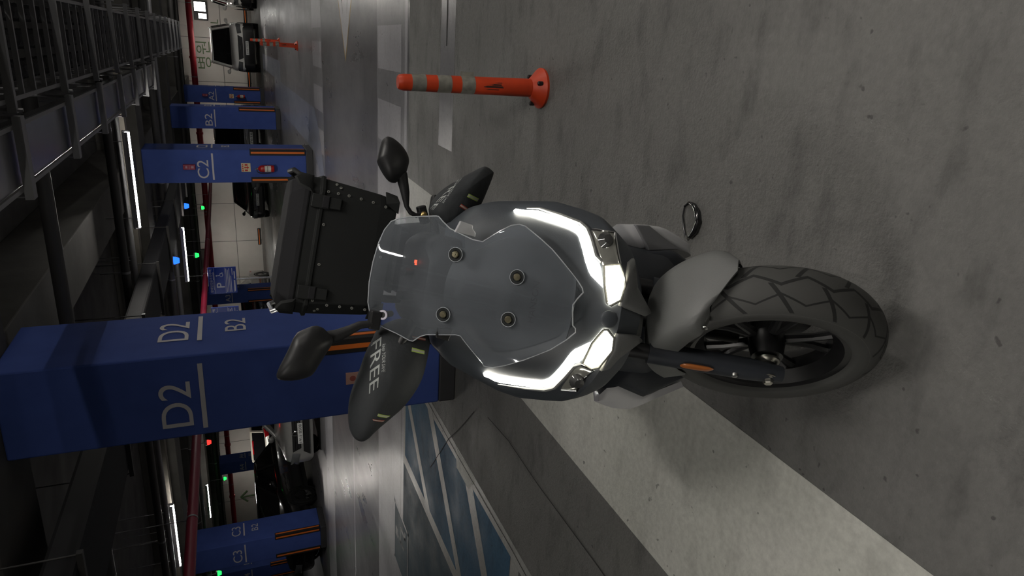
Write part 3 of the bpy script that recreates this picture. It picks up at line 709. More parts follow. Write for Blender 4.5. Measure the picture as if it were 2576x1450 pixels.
# ------------------------------------------------------------------ the motorcycle
# local frame: x = rider's left, y = backward, z = up along the leaning bike
BK = thing('motorcycle', 'black adventure scooter with lit headlamps, clear windscreen and top box leaning on its stand', 'motorcycle')
BK.matrix_world = Matrix(((.95677273, -.20791169, .20333683, -.70861095), (.20336832, .9781476, .04322727, 1.18816969), (-.20791169, 0, .9781476, .001), (0, 0, 0, 1)))
TR = {
  'shell': [(0.185,0.346,0.979),(0.215,0.359,0.957),(0.236,0.347,0.915),(0.249,0.310,0.852),(0.259,0.265,0.783),(0.249,0.207,0.730),(0.228,0.160,0.683),(0.199,0.141,0.635),(0.158,0.100,0.647),(0.084,0.052,0.651),(0.024,0.051,0.595),(0.012,0.045,0.610),(-0.036,0.052,0.599),(-0.045,0.051,0.608),(-0.103,0.062,0.649),(-0.183,0.122,0.646),(-0.226,0.173,0.626),(-0.238,0.172,0.683),(-0.260,0.222,0.731),(-0.274,0.281,0.778),(-0.266,0.312,0.828),(-0.239,0.340,0.902),(-0.218,0.362,0.958),(-0.185,0.362,0.998),(-0.148,0.349,1.020)],
  'lens_l': [(0.118,0.081,0.734),(0.127,0.061,0.703),(0.101,0.043,0.697),(0.078,0.034,0.694),(0.045,0.025,0.705),(0.029,0.036,0.722),(0.033,0.044,0.729),(0.070,0.058,0.735)],
  'drl_l_o': [(0.221,0.304,0.890),(0.223,0.289,0.869),(0.228,0.271,0.841),(0.219,0.227,0.801),(0.207,0.181,0.764),(0.195,0.161,0.754),(0.172,0.136,0.751),(0.131,0.102,0.748),(0.120,0.086,0.739),(0.069,0.059,0.736)],
  'drl_l_i': [(0.221,0.304,0.890),(0.219,0.284,0.869),(0.212,0.259,0.848),(0.204,0.218,0.812),(0.194,0.186,0.784),(0.184,0.164,0.770),(0.161,0.142,0.769),(0.123,0.112,0.766),(0.094,0.090,0.760),(0.076,0.067,0.743)],
  'side_l': [(0.199,0.155,0.741),(0.201,0.148,0.732),(0.201,0.123,0.694),(0.152,0.078,0.702),(0.128,0.060,0.702),(0.119,0.082,0.734),(0.174,0.130,0.741)],
  'lens_r': [(-0.028,0.041,0.727),(-0.026,0.035,0.720),(-0.042,0.025,0.705),(-0.072,0.030,0.700),(-0.121,0.060,0.708),(-0.129,0.076,0.719),(-0.119,0.086,0.739),(-0.065,0.060,0.739)],
  'drl_r_o': [(-0.220,0.306,0.894),(-0.232,0.292,0.861),(-0.224,0.237,0.807),(-0.214,0.196,0.771),(-0.200,0.170,0.759),(-0.163,0.133,0.756),(-0.128,0.103,0.752),(-0.119,0.088,0.742),(-0.067,0.060,0.738)],
  'drl_r_i': [(-0.220,0.306,0.894),(-0.214,0.267,0.856),(-0.205,0.224,0.816),(-0.196,0.186,0.782),(-0.184,0.168,0.775),(-0.152,0.137,0.771),(-0.110,0.105,0.767),(-0.095,0.094,0.764),(-0.067,0.062,0.741)],
  'side_r': [(-0.207,0.162,0.741),(-0.199,0.131,0.714),(-0.156,0.095,0.719),(-0.132,0.072,0.713),(-0.125,0.090,0.740),(-0.135,0.104,0.748)],
  'wind': [(0.167,0.324,1.088),(0.160,0.342,1.118),(0.153,0.360,1.147),(0.144,0.373,1.170),(0.134,0.379,1.185),(0.111,0.380,1.198),(0.077,0.376,1.208),(0.027,0.373,1.215),(-0.023,0.373,1.216),(-0.076,0.377,1.210),(-0.099,0.378,1.202),(-0.120,0.375,1.188),(-0.133,0.363,1.164),(-0.141,0.345,1.134),(-0.153,0.326,1.101),(-0.152,0.320,1.094),(-0.136,0.304,1.083),(-0.128,0.292,1.072),(-0.112,0.241,1.013),(-0.112,0.234,1.003),(-0.131,0.227,0.984),(-0.170,0.215,0.941),(-0.177,0.215,0.936),(-0.176,0.201,0.918),(-0.163,0.178,0.896),(-0.139,0.142,0.866),(-0.099,0.095,0.825),(-0.068,0.070,0.802),(-0.046,0.055,0.789),(-0.037,0.056,0.791),(-0.031,0.060,0.797),(0.003,0.062,0.803),(0.017,0.064,0.804),(0.031,0.061,0.798),(0.049,0.055,0.788),(0.058,0.058,0.790),(0.072,0.068,0.799),(0.113,0.106,0.832),(0.135,0.128,0.850),(0.156,0.157,0.873),(0.169,0.175,0.889),(0.179,0.191,0.902),(0.181,0.202,0.914),(0.175,0.210,0.931),(0.156,0.218,0.955),(0.124,0.229,0.990),(0.125,0.244,1.010),(0.133,0.265,1.034),(0.142,0.288,1.058),(0.156,0.306,1.073),(0.167,0.320,1.083)],
  'screws': [(-0.067,0.251,1.050),(0.082,0.251,1.045),(-0.047,0.151,0.921),(0.056,0.150,0.918)],
  'plug': [(-0.100,0.354,1.173)],
  'brk_l': [(0.135,0.270,1.050),(0.165,0.270,1.040),(0.160,0.270,1.007),(0.152,0.270,1.006),(0.142,0.270,0.996),(0.132,0.270,0.996)],
  'brk_r': [(-0.129,0.270,1.053),(-0.135,0.270,1.019),(-0.102,0.270,1.011),(-0.105,0.270,1.053)],
  'muff_r': [(-0.113,0.430,1.115),(-0.143,0.420,1.166),(-0.170,0.411,1.175),(-0.201,0.400,1.189),(-0.252,0.382,1.202),(-0.293,0.368,1.215),(-0.325,0.356,1.221),(-0.360,0.344,1.220),(-0.392,0.333,1.214),(-0.413,0.325,1.200),(-0.420,0.323,1.182),(-0.415,0.325,1.168),(-0.400,0.330,1.156),(-0.368,0.341,1.120),(-0.336,0.352,1.084),(-0.294,0.367,1.054),(-0.259,0.379,1.038),(-0.221,0.393,1.030),(-0.179,0.407,1.025),(-0.158,0.415,1.025),(-0.106,0.433,1.049)],
  'muff_l': [(0.154,0.535,1.026),(0.189,0.549,1.051),(0.221,0.563,1.037),(0.252,0.576,1.011),(0.303,0.597,0.946),(0.342,0.614,0.892),(0.347,0.616,0.876),(0.336,0.611,0.854),(0.329,0.608,0.852),(0.282,0.588,0.869),(0.227,0.566,0.890),(0.160,0.537,0.930),(0.139,0.528,0.984)],
  'mir_l': [(0.359,0.560,1.196),(0.348,0.560,1.207),(0.321,0.560,1.210),(0.292,0.560,1.212),(0.285,0.560,1.210),(0.261,0.560,1.192),(0.244,0.560,1.174),(0.240,0.560,1.161),(0.243,0.560,1.148),(0.274,0.560,1.126),(0.297,0.560,1.123),(0.311,0.560,1.123),(0.325,0.560,1.129),(0.341,0.560,1.144),(0.352,0.560,1.160),(0.360,0.560,1.178),(0.361,0.560,1.190)],
  'stem_l': [(0.271,0.560,1.140),(0.255,0.560,1.133),(0.221,0.560,1.120),(0.184,0.560,1.109),(0.169,0.560,1.095),(0.164,0.560,1.078),(0.174,0.560,1.060)],
  'mir_r': [(-0.143,0.340,1.336),(-0.158,0.340,1.362),(-0.167,0.340,1.375),(-0.209,0.340,1.386),(-0.264,0.340,1.404),(-0.280,0.340,1.402),(-0.284,0.340,1.389),(-0.282,0.340,1.359),(-0.272,0.340,1.332),(-0.263,0.340,1.320),(-0.235,0.340,1.309),(-0.207,0.340,1.297),(-0.185,0.340,1.287),(-0.168,0.340,1.286),(-0.155,0.340,1.305),(-0.146,0.340,1.316)],
  'stem_r': [(-0.173,0.360,1.296),(-0.167,0.360,1.277),(-0.148,0.360,1.246),(-0.133,0.360,1.224),(-0.127,0.360,1.195)],
  'sil_l': [(0.244,0.420,0.513),(0.252,0.420,0.465),(0.258,0.420,0.419),(0.261,0.420,0.371),(0.258,0.420,0.340),(0.243,0.420,0.287),(0.225,0.420,0.239),(0.193,0.420,0.228),(0.205,0.420,0.297),(0.185,0.420,0.403),(0.174,0.420,0.442)],
  'blk_l': [(0.173,0.360,0.475),(0.196,0.360,0.354),(0.195,0.360,0.339),(0.166,0.360,0.268),(0.117,0.360,0.320),(0.012,0.360,0.375),(0.075,0.360,0.446)],
  'sil_r': [(-0.292,0.420,0.477),(-0.271,0.420,0.462),(-0.234,0.420,0.422),(-0.265,0.420,0.303),(-0.249,0.420,0.274),(-0.205,0.420,0.171),(-0.221,0.420,0.168),(-0.309,0.420,0.348),(-0.309,0.420,0.405),(-0.299,0.420,0.449)],
  'blk_r': [(-0.141,0.360,0.468),(-0.235,0.360,0.502),(-0.222,0.360,0.461),(-0.250,0.360,0.358),(-0.238,0.360,0.327),(-0.167,0.360,0.197),(-0.147,0.360,0.230),(-0.106,0.360,0.348),(-0.084,0.360,0.392)],
  'free_r': [(-0.174,0.339,1.194),(-0.290,0.298,1.188),(-0.273,0.304,1.167),(-0.154,0.346,1.169)],
  'keep_r': [(-0.172,0.340,1.168),(-0.237,0.317,1.164),(-0.236,0.317,1.153),(-0.170,0.340,1.157)],
  'free_l': [(0.280,0.568,0.980),(0.187,0.528,1.052),(0.187,0.528,1.042),(0.300,0.576,0.955)],
  'keep_l': [(0.274,0.565,0.980),(0.215,0.540,1.017),(0.213,0.539,1.011),(0.278,0.567,0.972)],
  'red_r': [(-0.144,0.350,1.091),(-0.146,0.349,1.053),(-0.152,0.347,1.053),(-0.150,0.347,1.089)],
  'lime_r': [(-0.172,0.340,1.089),(-0.177,0.338,1.054),(-0.186,0.335,1.054),(-0.182,0.336,1.090)],
  'lime_r2': [(-0.333,0.284,1.161),(-0.339,0.281,1.129),(-0.344,0.280,1.139),(-0.339,0.282,1.163)],
  'red_r2': [(-0.346,0.279,1.174),(-0.350,0.278,1.142),(-0.354,0.276,1.147),(-0.350,0.277,1.172)],
  'lime_l': [(0.255,0.557,0.938),(0.246,0.553,0.906),(0.236,0.549,0.911),(0.245,0.553,0.943)],
  'red_l': [(0.222,0.543,0.959),(0.209,0.538,0.928),(0.201,0.535,0.933),(0.214,0.540,0.964)],
  'chin_l': [(0.066,0.025,0.702),(0.085,0.033,0.694),(0.137,0.069,0.672),(0.149,0.083,0.652),(0.084,0.043,0.656),(0.025,0.041,0.602),(0.016,0.034,0.622),(0.032,0.019,0.705)],
  'chin_r': [(-0.050,0.022,0.704),(-0.073,0.026,0.699),(-0.131,0.057,0.700),(-0.125,0.058,0.681),(-0.094,0.044,0.668),(-0.043,0.042,0.611),(-0.030,0.033,0.632),(-0.031,0.016,0.701)],
  'nose': [(0.014,0.047,0.717),(0.025,0.036,0.693),(0.011,0.057,0.610),(-0.037,0.063,0.603),(-0.032,0.038,0.687),(-0.025,0.044,0.713)],
  'box_front': [(-0.209,1.200,1.369),(-0.236,1.200,1.327),(-0.251,1.200,1.302),(0.245,1.200,1.346),(0.264,1.200,1.299),(0.270,1.200,1.245),(0.256,1.200,1.058),(0.220,1.200,0.992),(0.203,1.200,0.985),(0.194,1.200,1.011),(-0.241,1.200,1.285),(0.211,1.200,1.337)],
}

K_BODY = mat('matt_black_fairing', (.055, .062, .072), .45, noise=.05, bump=.06, bscale=420)
K_GREY = mat('grey_fairing', (.135, .138, .135), .5, bump=.10, bscale=420)
K_DARK = mat('dark_cowl', (.026, .030, .038), .5, bump=.05, bscale=300)
K_SIL = mat('silver_panel', (.68, .68, .70), .34, metal=.2, coat=.3)
K_TYRE = None
K_RIM = mat('black_rim', (.014, .014, .015), .35, coat=.2)
K_CHR = mat('bolt_chrome', (.75, .72, .62), .35, metal=.6)
K_FAB = mat('muff_fabric', (.022, .025, .028), .75, noise=.12, nscale=14, bump=.25, bscale=55)
K_BOX = mat('box_black', (.014, .015, .015), .6, spec=.3, bump=.04, bscale=200)
K_LID = mat('box_lid_grey', (.019, .019, .021), .85, spec=.2, bump=.04, bscale=200)
K_RIV = mat('rivet_aluminium', (.62, .62, .58), .35, metal=.8)
K_LENS = emit('headlamp_light', (1., .93, .72), HEAD * 3.0)
K_DRL = emit('daylight_strip', (1., .96, .84), HEAD * 2.2)
K_CASE = mat('lamp_case', (.42, .42, .38), .15, metal=.6, coat=1.)
K_CLEAR = clear_sheet('clear_screen', (.90, .92, .94), .26, (.36, .39, .43))
K_EDGE = mat('screen_edge', (.42, .44, .47), .15, coat=1.)
K_AMB = mat('amber_reflector', (.42, .13, .03), .35, coat=.5)
K_LETG = mat('grey_print', (.36, .38, .37), .6)
K_LIME = mat('lime_tape', (.45, .62, .12), .5)
K_TAPE = mat('silver_tape', (.50, .49, .42), .4)
K_REDT = mat('red_tape', (.42, .05, .035), .5)

def Ssh(x, z): return .02 + 2.6 * x * x + (.85 * (z - .7) if z > .7 else .28 * (.7 - z))
def Swd(x, z): return -.015 + .75 * (z - .7) + 1.7 * x * x
def interp(tab, z):
    if z <= tab[0][0]: return tab[0][1]
    for (a, va), (b, vb) in zip(tab[:-1], tab[1:]):
        if a <= z <= b: return va + (vb - va) * (z - a) / (b - a)
    return tab[-1][1]

# ---- front fairing shell
LB = [(.632, .120), (.640, .192), (.66, .214), (.683, .236), (.73, .252), (.78, .262), (.852, .250), (.915, .237), (.957, .216), (.985, .186), (1.00, .165)]
RB = [(.628, .130), (.640, .214), (.66, .236), (.683, .245), (.73, .262), (.778, .275), (.828, .268), (.90, .241), (.958, .219), (.998, .186), (1.01, .165)]
rows = []; nc = 40
zs = [.632 + (1.005 - .632) * i / 44 for i in range(45)]
for z in zs:
    xl = -interp(RB, z); xr = interp(LB, z); row = []
    for j in range(nc + 1):
        u = -1 + 2 * j / nc; u2 = math.sin(u * PI / 2) * .35 + u * .65
        x = (xl + xr) / 2 + (xr - xl) / 2 * u2
        y = Ssh(x, z) + .035 * abs(u2) ** 10
        row.append((x, y, z))
    rows.append(row)
sh = MB()
ringf = []
for row in rows:
    back = [(p[0] * .96, p[1] + .05 + (.30 if abs(p[0]) < .2 else .20), p[2] + .0) for p in row]
    ringf.append(row + [(row[-1][0] * .985, row[-1][1] + .06, row[-1][2]), (row[-1][0] * .95, .50, row[-1][2]), (row[0][0] * .95, .50, row[0][2]), (row[0][0] * .985, row[0][1] + .06, row[0][2])])
sh.loft(ringf)
fair = sh.build('front_fairing', K_BODY, BK, smooth=True, angle=35)
for nm in ('chin_l', 'chin_r'):
    m = MB(); m.inflate(TR[nm], (0, -1, -.2), .012, .07, 4); m.build('chin_wedge', K_GREY, fair, smooth=True, angle=60)
m = MB(); m.inflate(TR['nose'], (0, -1, .1), .012, .06, 4); m.build('nose_panel', K_GREY, fair, smooth=True, angle=60)
m = MB(); m.lathe([(.0, .004), (.016, .004), (.020, .001), (.020, -.006), (0, -.006)], (-.002, .030, .722), (0, -1, .3), 24); m.build('nose_badge', K_BODY, fair, smooth=True)

# ---- headlamps
def strip_solid(o, i, d, t):
    m = MB(); k = len(o); L = 24
    def samp(pts, f):
        seg = [0]
        for a, b in zip(pts[:-1], pts[1:]): seg.append(seg[-1] + (Vector(b) - Vector(a)).length)
        s = f * seg[-1]
        for q in range(len(pts) - 1):
            if s <= seg[q + 1] + 1e-9: return Vector(pts[q]).lerp(Vector(pts[q + 1]), (s - seg[q]) / max(seg[q + 1] - seg[q], 1e-9))
        return Vector(pts[-1])
    d = Vector(d); rings = []
    for q in range(L + 1):
        f = q / L; a = samp(o, f); b = samp(i, f); mid = (a + b) / 2 + d * t
        if (a - b).length < .0006: b = a + Vector((0, 0, .0006))
        rings.append([a, mid, b, b - d * .02, a - d * .02])
    m.loft(rings); return m
for s, sg in (('l', 1), ('r', -1)):
    dv = Vector((sg * .35, -1, .1)).normalized()
    cs = MB(); cs.inflate(TR['side_' + s], dv, .006, .03, 3)
    hl = cs.build('headlamp', K_CASE, BK, smooth=True, angle=60)
    if sg < 0: hl['label'] = 'lit headlamp on the side of the big hand muff'
    lens = MB(); lens.inflate(TR['lens_' + s], dv, .010, .02, 4); lens.build('headlamp_lens', K_LENS, hl, smooth=True)
    strip_solid(TR['drl_%s_o' % s], TR['drl_%s_i' % s], dv, .005).build('daylight_strip', K_DRL, hl, smooth=True)
    bz = MB(); bz.tube([Vector(p) + dv * .004 for p in TR['lens_' + s]] + [Vector(TR['lens_' + s][0]) + dv * .004], .0035, 6); bz.build('lens_bezel', K_CASE, hl, smooth=True)
    c = sum((Vector(p) for p in TR['side_' + s]), Vector()) / len(TR['side_' + s]) + Vector((sg * .012, -.004, .0))
    pj = MB(); pj.lathe([(0, .012), (.012, .010), (.018, .002), (.022, -.004), (0, -.01)], c, dv, 20); pj.build('side_projector', mat('projector_glass', (.05, .05, .05), .05, coat=1.), hl, smooth=True)
    rm = MB(); rm.tube([Vector(p) + dv * .003 for p in TR['side_' + s][:5]], .003, 6); rm.build('side_chrome', M_CHR, hl, smooth=True)
    # grey lip between strip and side lamp
    lip = MB(); O = TR['drl_%s_o' % s]; lp = [Vector(p) + Vector((sg * .006, .004, -.006)) for p in O[1:-1]]; lip.tube(lp, [.0012, .0035] + [.006] * (len(lp) - 2), 8); lip.build('lamp_lip', K_GREY, hl, smooth=True)

# ---- clear windscreen
poly = TR['wind']
def cross(z):
    xs = []
    for (a, _, za), (b, _, zb) in zip(poly, poly[1:] + poly[:1]):
        if (za <= z < zb) or (zb <= z < za): xs.append(a + (b - a) * (z - za) / (zb - za))
    return (min(xs), max(xs)) if xs else None
grid = []
zz = [.8015 + (1.2145 - .8015) * i / 60 for i in range(61)]
for z in zz:
    q = cross(z)
    if not q: continue
    grid.append([(q[0] + (q[1] - q[0]) * j / 30, 0, z) for j in range(31)])
wv = MB()
ringw = []
for row in grid:
    f = [(x, Swd(x, z), z) for x, _, z in row]; b = [(x, Swd(x, z) + .004, z) for x, _, z in row][::-1]
    ringw.append(f + b)
wv.loft(ringw)
ws = wv.build('windscreen', K_CLEAR, BK, smooth=True, angle=50); ws['label'] = 'clear windscreen'
e = MB(); e.tube([(x, Swd(x, z) + .001, z) for x, y, z in poly] + [(poly[0][0], Swd(poly[0][0], poly[0][2]) + .001, poly[0][2])], .0016, 6)
e.build('screen_rim', K_EDGE, ws, smooth=True)
nrm = Vector((0, -1, .72)).normalized()
for p in TR['screws']:
    p = Vector(p)
    b = MB(); b.lathe([(0, .010), (.006, .010), (.0085, .006), (.0085, .0), (0, 0)], p, nrm, 14); b.lathe([(0, .0115), (.0028, .0115), (.003, .010)], p, nrm, 6)
    b.build('screen_bolt', mat('brass_screw', (.62, .56, .38), .28, metal=1.), ws, smooth=True, angle=30)
    b = MB(); b.lathe([(.0168, .003), (.0180, .003), (.0184, .001), (.0168, .001)], p, nrm, 32, closed=True); b.build('washer_edge', K_EDGE, ws, smooth=True, angle=30)
    b = MB(); b.lathe([(.0105, .002), (.0165, .002), (.0170, .001), (.0165, -.002), (.0105, -.002)], p, nrm, 28, closed=True); b.lathe([(0, -.001), (.0105, -.001), (.0105, -.09), (0, -.09)], p, nrm, 16)
    b.build('rubber_washer', mat('clear_washer', (.035, .037, .038), .15, coat=1.), ws, smooth=True, angle=30)
p = Vector(TR['plug'][0]); b = MB(); b.lathe([(.0075, .003), (.0125, .003), (.0125, -.003), (.0075, -.003)], p, nrm, 28, closed=True); b.build('charger_ring', mat('pearl_ring', (.55, .52, .60), .3, coat=.6), ws, smooth=True, angle=30)
b = MB(); b.lathe([(0, .001), (.008, .001), (.008, -.05), (0, -.05)], p, nrm, 20); b.build('charger_plug', M_BLK, ws, smooth=True, angle=30)
for nm, vis in (('brk_l', 1), ('brk_r', 0)):
    pts = [Vector(q) for q in TR[nm]]
    b = MB(); b.prism(pts, (0, .012, 0)); b.build('screen_bracket', mat('bracket_silver', (.55, .56, .58), .35, metal=.3) if vis else M_DTRIM, BK, bevel=.002)
# dark centre panel behind the screen with raised maker's word
m = MB(); rows = []
for i in range(13):
    z = .80 + .245 * i / 12; hw = .10 + .05 * math.sin(PI * min(1, i / 9)); hw = min(hw, .15)
    rows.append([(-hw + 2 * hw * j / 12, Ssh(-hw + 2 * hw * j / 12, z) - .012, z) for j in range(13)] + [(hw * .96, Ssh(hw, z) + .08, z), (-hw * .96, Ssh(hw, z) + .08, z)])
m.loft(rows); cp = m.build('centre_panel', mat('panel_black', (.055, .060, .064), .4), BK, smooth=True, angle=40)
m = MB(); zt = .868; put_text(m, 'HANSON', (0.003, Ssh(0, zt) - .021, zt), (1, 0, 0), (0, .65, .76), w=.10, h=.016); m.build('raised_word', mat('dark_print', (.006, .006, .007), .5), cp)

# ---- dash and cockpit
m = MB(); m.loft([[(x * sc, yy, zc_ + zo) for x, zo in ((-.12, -.05), (.12, -.05), (.125, .02), (.10, .05), (-.10, .05), (-.125, .02))] for yy, sc, zc_ in ((.30, .55, 1.035), (.34, 1, 1.05), (.43, 1, 1.07), (.46, .9, 1.075))])
dash = m.build('instrument_panel', M_BLK, BK, smooth=True, angle=40, bevel=.012)
m = MB(); m.box(-.085, .085, .452, .462, 1.045, 1.11); m.build('display', M_GLASS, dash)
m = MB(); m.box(-.004, .004, -.002, .002, -.002, .004, Matrix.Translation((.045, .36, 1.11))); m.box(.036, .040, .365, .37, 1.10, 1.110); m.build('alarm_led', emit('red_led', (1, .08, .03), 3.), dash)
m = MB()
for x, y, z, r in ((-.045, .36, 1.125, .012), (-.06, .37, 1.16, .010), (.015, .38, 1.12, .012)): m.lathe([(0, .02), (r, .018), (r, -.03), (0, -.03)], (x, y, z), (0, -.5, 1), 12)
m.build('phone_mount', M_BLK, dash, smooth=True)

# ---- steering: everything below turns with the bars
AX = Vector((0, math.sin(R(26)), math.cos(R(26)))); A0 = Vector((0, .03, .275))
def steer(P, d=32):
    return A0 + Matrix.Rotation(R(d), 3, AX) @ (Vector(P) - A0)
# front wheel frame fitted to the photograph
DEL, CAM_, WR, HB = .5589, .2362, .275, .066
wf = Vector((math.sin(DEL), -math.cos(DEL), 0)); al = Vector((math.cos(DEL), math.sin(DEL), 0)); up_ = Vector((0, 0, 1))
wl = al * math.cos(CAM_) - up_ * math.sin(CAM_); wu = up_ * math.cos(CAM_) + al * math.sin(CAM_)
wc = Vector((-.0467, -.0302, 0)) + wu * WR
def WP(a, s, r): return wc + wl * s + (wf * math.cos(a) + wu * math.sin(a)) * r
def tyre_mat():
    m = bpy.data.materials.new('tyre_tread'); m.use_nodes = True
    nt = m.node_tree; N = nt.nodes; L = nt.links; p = N['Principled BSDF']; p.inputs['Roughness'].default_value = .72
    uv = N.new('ShaderNodeUVMap'); uv.uv_map = 'UVMap'; sp = N.new('ShaderNodeSeparateXYZ'); L.new(uv.outputs[0], sp.inputs[0])
    def M(op, a, b=None, c=None):
        q = N.new('ShaderNodeMath'); q.operation = op
        for i, v in enumerate((a, b, c)):
            if v is None: continue
            if isinstance(v, (int, float)): q.inputs[i].default_value = v
            else: L.new(v, q.inputs[i])
        return q.outputs[0]
    u = M('MULTIPLY', sp.outputs[0], 15.0); v = sp.outputs[1]
    tri = M('ABSOLUTE', M('SUBTRACT', M('FRACT', u), .5))                 # 0..0.5
    zig = M('MULTIPLY', M('SUBTRACT', tri, .25), .55)
    g1 = M('LESS_THAN', M('ABSOLUTE', M('SUBTRACT', v, zig)), .045)
    av = M('ABSOLUTE', v); sg = M('SIGN', v)
    sh = M('ADD', u, M('MULTIPLY', sg, .25))
    g2 = M('LESS_THAN', M('ABSOLUTE', M('SUBTRACT', M('FRACT', M('ADD', sh, M('MULTIPLY', av, .55))), .5)), .05)
    g2 = M('MULTIPLY', g2, M('GREATER_THAN', av, .10))
    g3 = M('LESS_THAN', M('ABSOLUTE', M('SUBTRACT', av, M('ADD', .52, zig))), .028)
    gg = M('MAXIMUM', M('MAXIMUM', g1, g2), g3)
    gg = M('MULTIPLY', gg, M('LESS_THAN', av, .93))
    ln = M('LESS_THAN', M('ABSOLUTE', M('SUBTRACT', av, 1.0)), .012)
    mx = N.new('ShaderNodeMix'); mx.data_type = 'RGBA'; L.new(gg, mx.inputs[0]); mx.inputs[6].default_value = (.07, .07, .067, 1); mx.inputs[7].default_value = (.014, .014, .014, 1)
    mx2 = N.new('ShaderNodeMix'); mx2.data_type = 'RGBA'; L.new(ln, mx2.inputs[0]); L.new(mx.outputs[2], mx2.inputs[6]); mx2.inputs[7].default_value = (.09, .09, .085, 1)
    L.new(mx2.outputs[2], p.inputs['Base Color'])
    bp = N.new('ShaderNodeBump'); bp.invert = True; bp.inputs['Strength'].default_value = .9; bp.inputs['Distance'].default_value = .006; L.new(gg, bp.inputs['Height']); L.new(bp.outputs[0], p.inputs['Normal'])
    return m
K_TYRE = tyre_mat()
def tyre(name, fn, Rr, hb, parent):
    # carcass with UVs: u round the wheel, v across the tread
    prof = []
    for k in range(25):
        t = -1.35 + 2.7 * k / 24
        a = t * PI / 2 * .86
        s = hb * math.sin(a) if abs(t) <= 1.16 else math.copysign(hb * (1.0 - (abs(t) - 1.16) * .55), t)
        r = Rr - hb * .88 * (1 - math.cos(a)) if abs(t) <= 1.16 else Rr - hb * .88 * (1 - math.cos(1.16 * PI / 2 * .86)) - (abs(t) - 1.16) * .13
        prof.append((t, s, r))
    n = 120; me = bpy.data.meshes.new(name); vs = []; fs = []; uvs = []
    for i in range(n):
        for t, s, r in prof: vs.append(fn(2 * PI * i / n, s, r))
    m = len(prof)
    for i in range(n):
        for k in range(m - 1):
            j = (i + 1) % n
            fs.append((i * m + k, j * m + k, j * m + k + 1, i * m + k + 1)); uvs += [(i / n, prof[k][0]), ((i + 1) / n, prof[k][0]), ((i + 1) / n, prof[k + 1][0]), (i / n, prof[k + 1][0])]
        fs.append((i * m + m - 1, ((i + 1) % n) * m + m - 1, ((i + 1) % n) * m, i * m)); uvs += [(0, 2)] * 4
    me.from_pydata([tuple(v) for v in vs], [], fs); l = me.uv_layers.new(name='UVMap')
    for d, q in zip(l.data, uvs): d.uv = q
    me.materials.append(K_TYRE)
    for p in me.polygons: p.use_smooth = True
    me.update(); o = bpy.data.objects.new(name, me); COL.objects.link(o); o.parent = parent; return o
def cast_rim(fn, Rr, parent, ax):
    m = MB(); c = fn(0, 0, 0)
    m.lathe([(Rr * .645, -.046), (Rr * .70, -.050), (Rr * .70, -.044), (Rr * .60, -.02), (Rr * .60, .02), (Rr * .70, .044), (Rr * .70, .050), (Rr * .645, .046), (Rr * .56, .016), (Rr * .56, -.016)], c, ax, 48, closed=True)
    m.lathe([(.012, -.055), (.038, -.055), (.045, -.02), (.045, .02), (.038, .055), (.012, .055)], c, ax, 24, closed=True)
    for k in range(5):
        a = 2 * PI * k / 5 + .3
        for dd in (-.20, .20):
            m.tube([fn(a + dd * .3, 0, .040), fn(a + dd * .8, 0, Rr * .40), fn(a + dd * 1.25, 0, Rr * .60)], [.013, .0105, .013], 8)
    return m.build('wheel_rim', K_RIM, parent, smooth=True, angle=35)
fw_ = tyre('front_wheel', WP, WR, HB, BK)
cast_rim(WP, WR, fw_, wl)
m = MB()   # brake disc on the rider's left side
m.lathe([(.085, .060), (.120, .060), (.120, .064), (.085, .064)], wc, wl, 40, closed=True)
for k in range(5): m.tube([WP(2 * PI * k / 5, .060, .04), WP(2 * PI * k / 5 + .25, .062, .095)], .006, 6)
m.build('brake_disc', mat('disc_steel', (.30, .30, .30), .35, metal=.9), fw_, smooth=True, angle=35)
m = MB(); m.lathe([(0, -.128), (.010, -.128), (.0125, -.126), (.0125, -.116), (.017, -.115), (.017, -.112), (0, -.112)], wc, wl, 6); m.lathe([(0, -.113), (.021, -.113), (.021, -.110), (0, -.110)], wc, wl, 24)
m.build('axle_nut', mat('nut_steel', (.62, .60, .54), .28, metal=1.), fw_)
m = MB(); m.lathe([(0, -.075), (.020, -.075), (.030, -.068), (.030, -.062), (.024, -.058), (0, -.058)], wc, wl, 28); m.build('axle_washer', mat('nut_steel', (.62, .60, .54), .28, metal=1.), fw_, smooth=True, angle=30)
m = MB(); m.lathe([(0, .12), (.016, .12), (.016, -.112), (0, -.112)], wc, wl, 16); m.build('axle', M_BLK, fw_, smooth=True, angle=30)
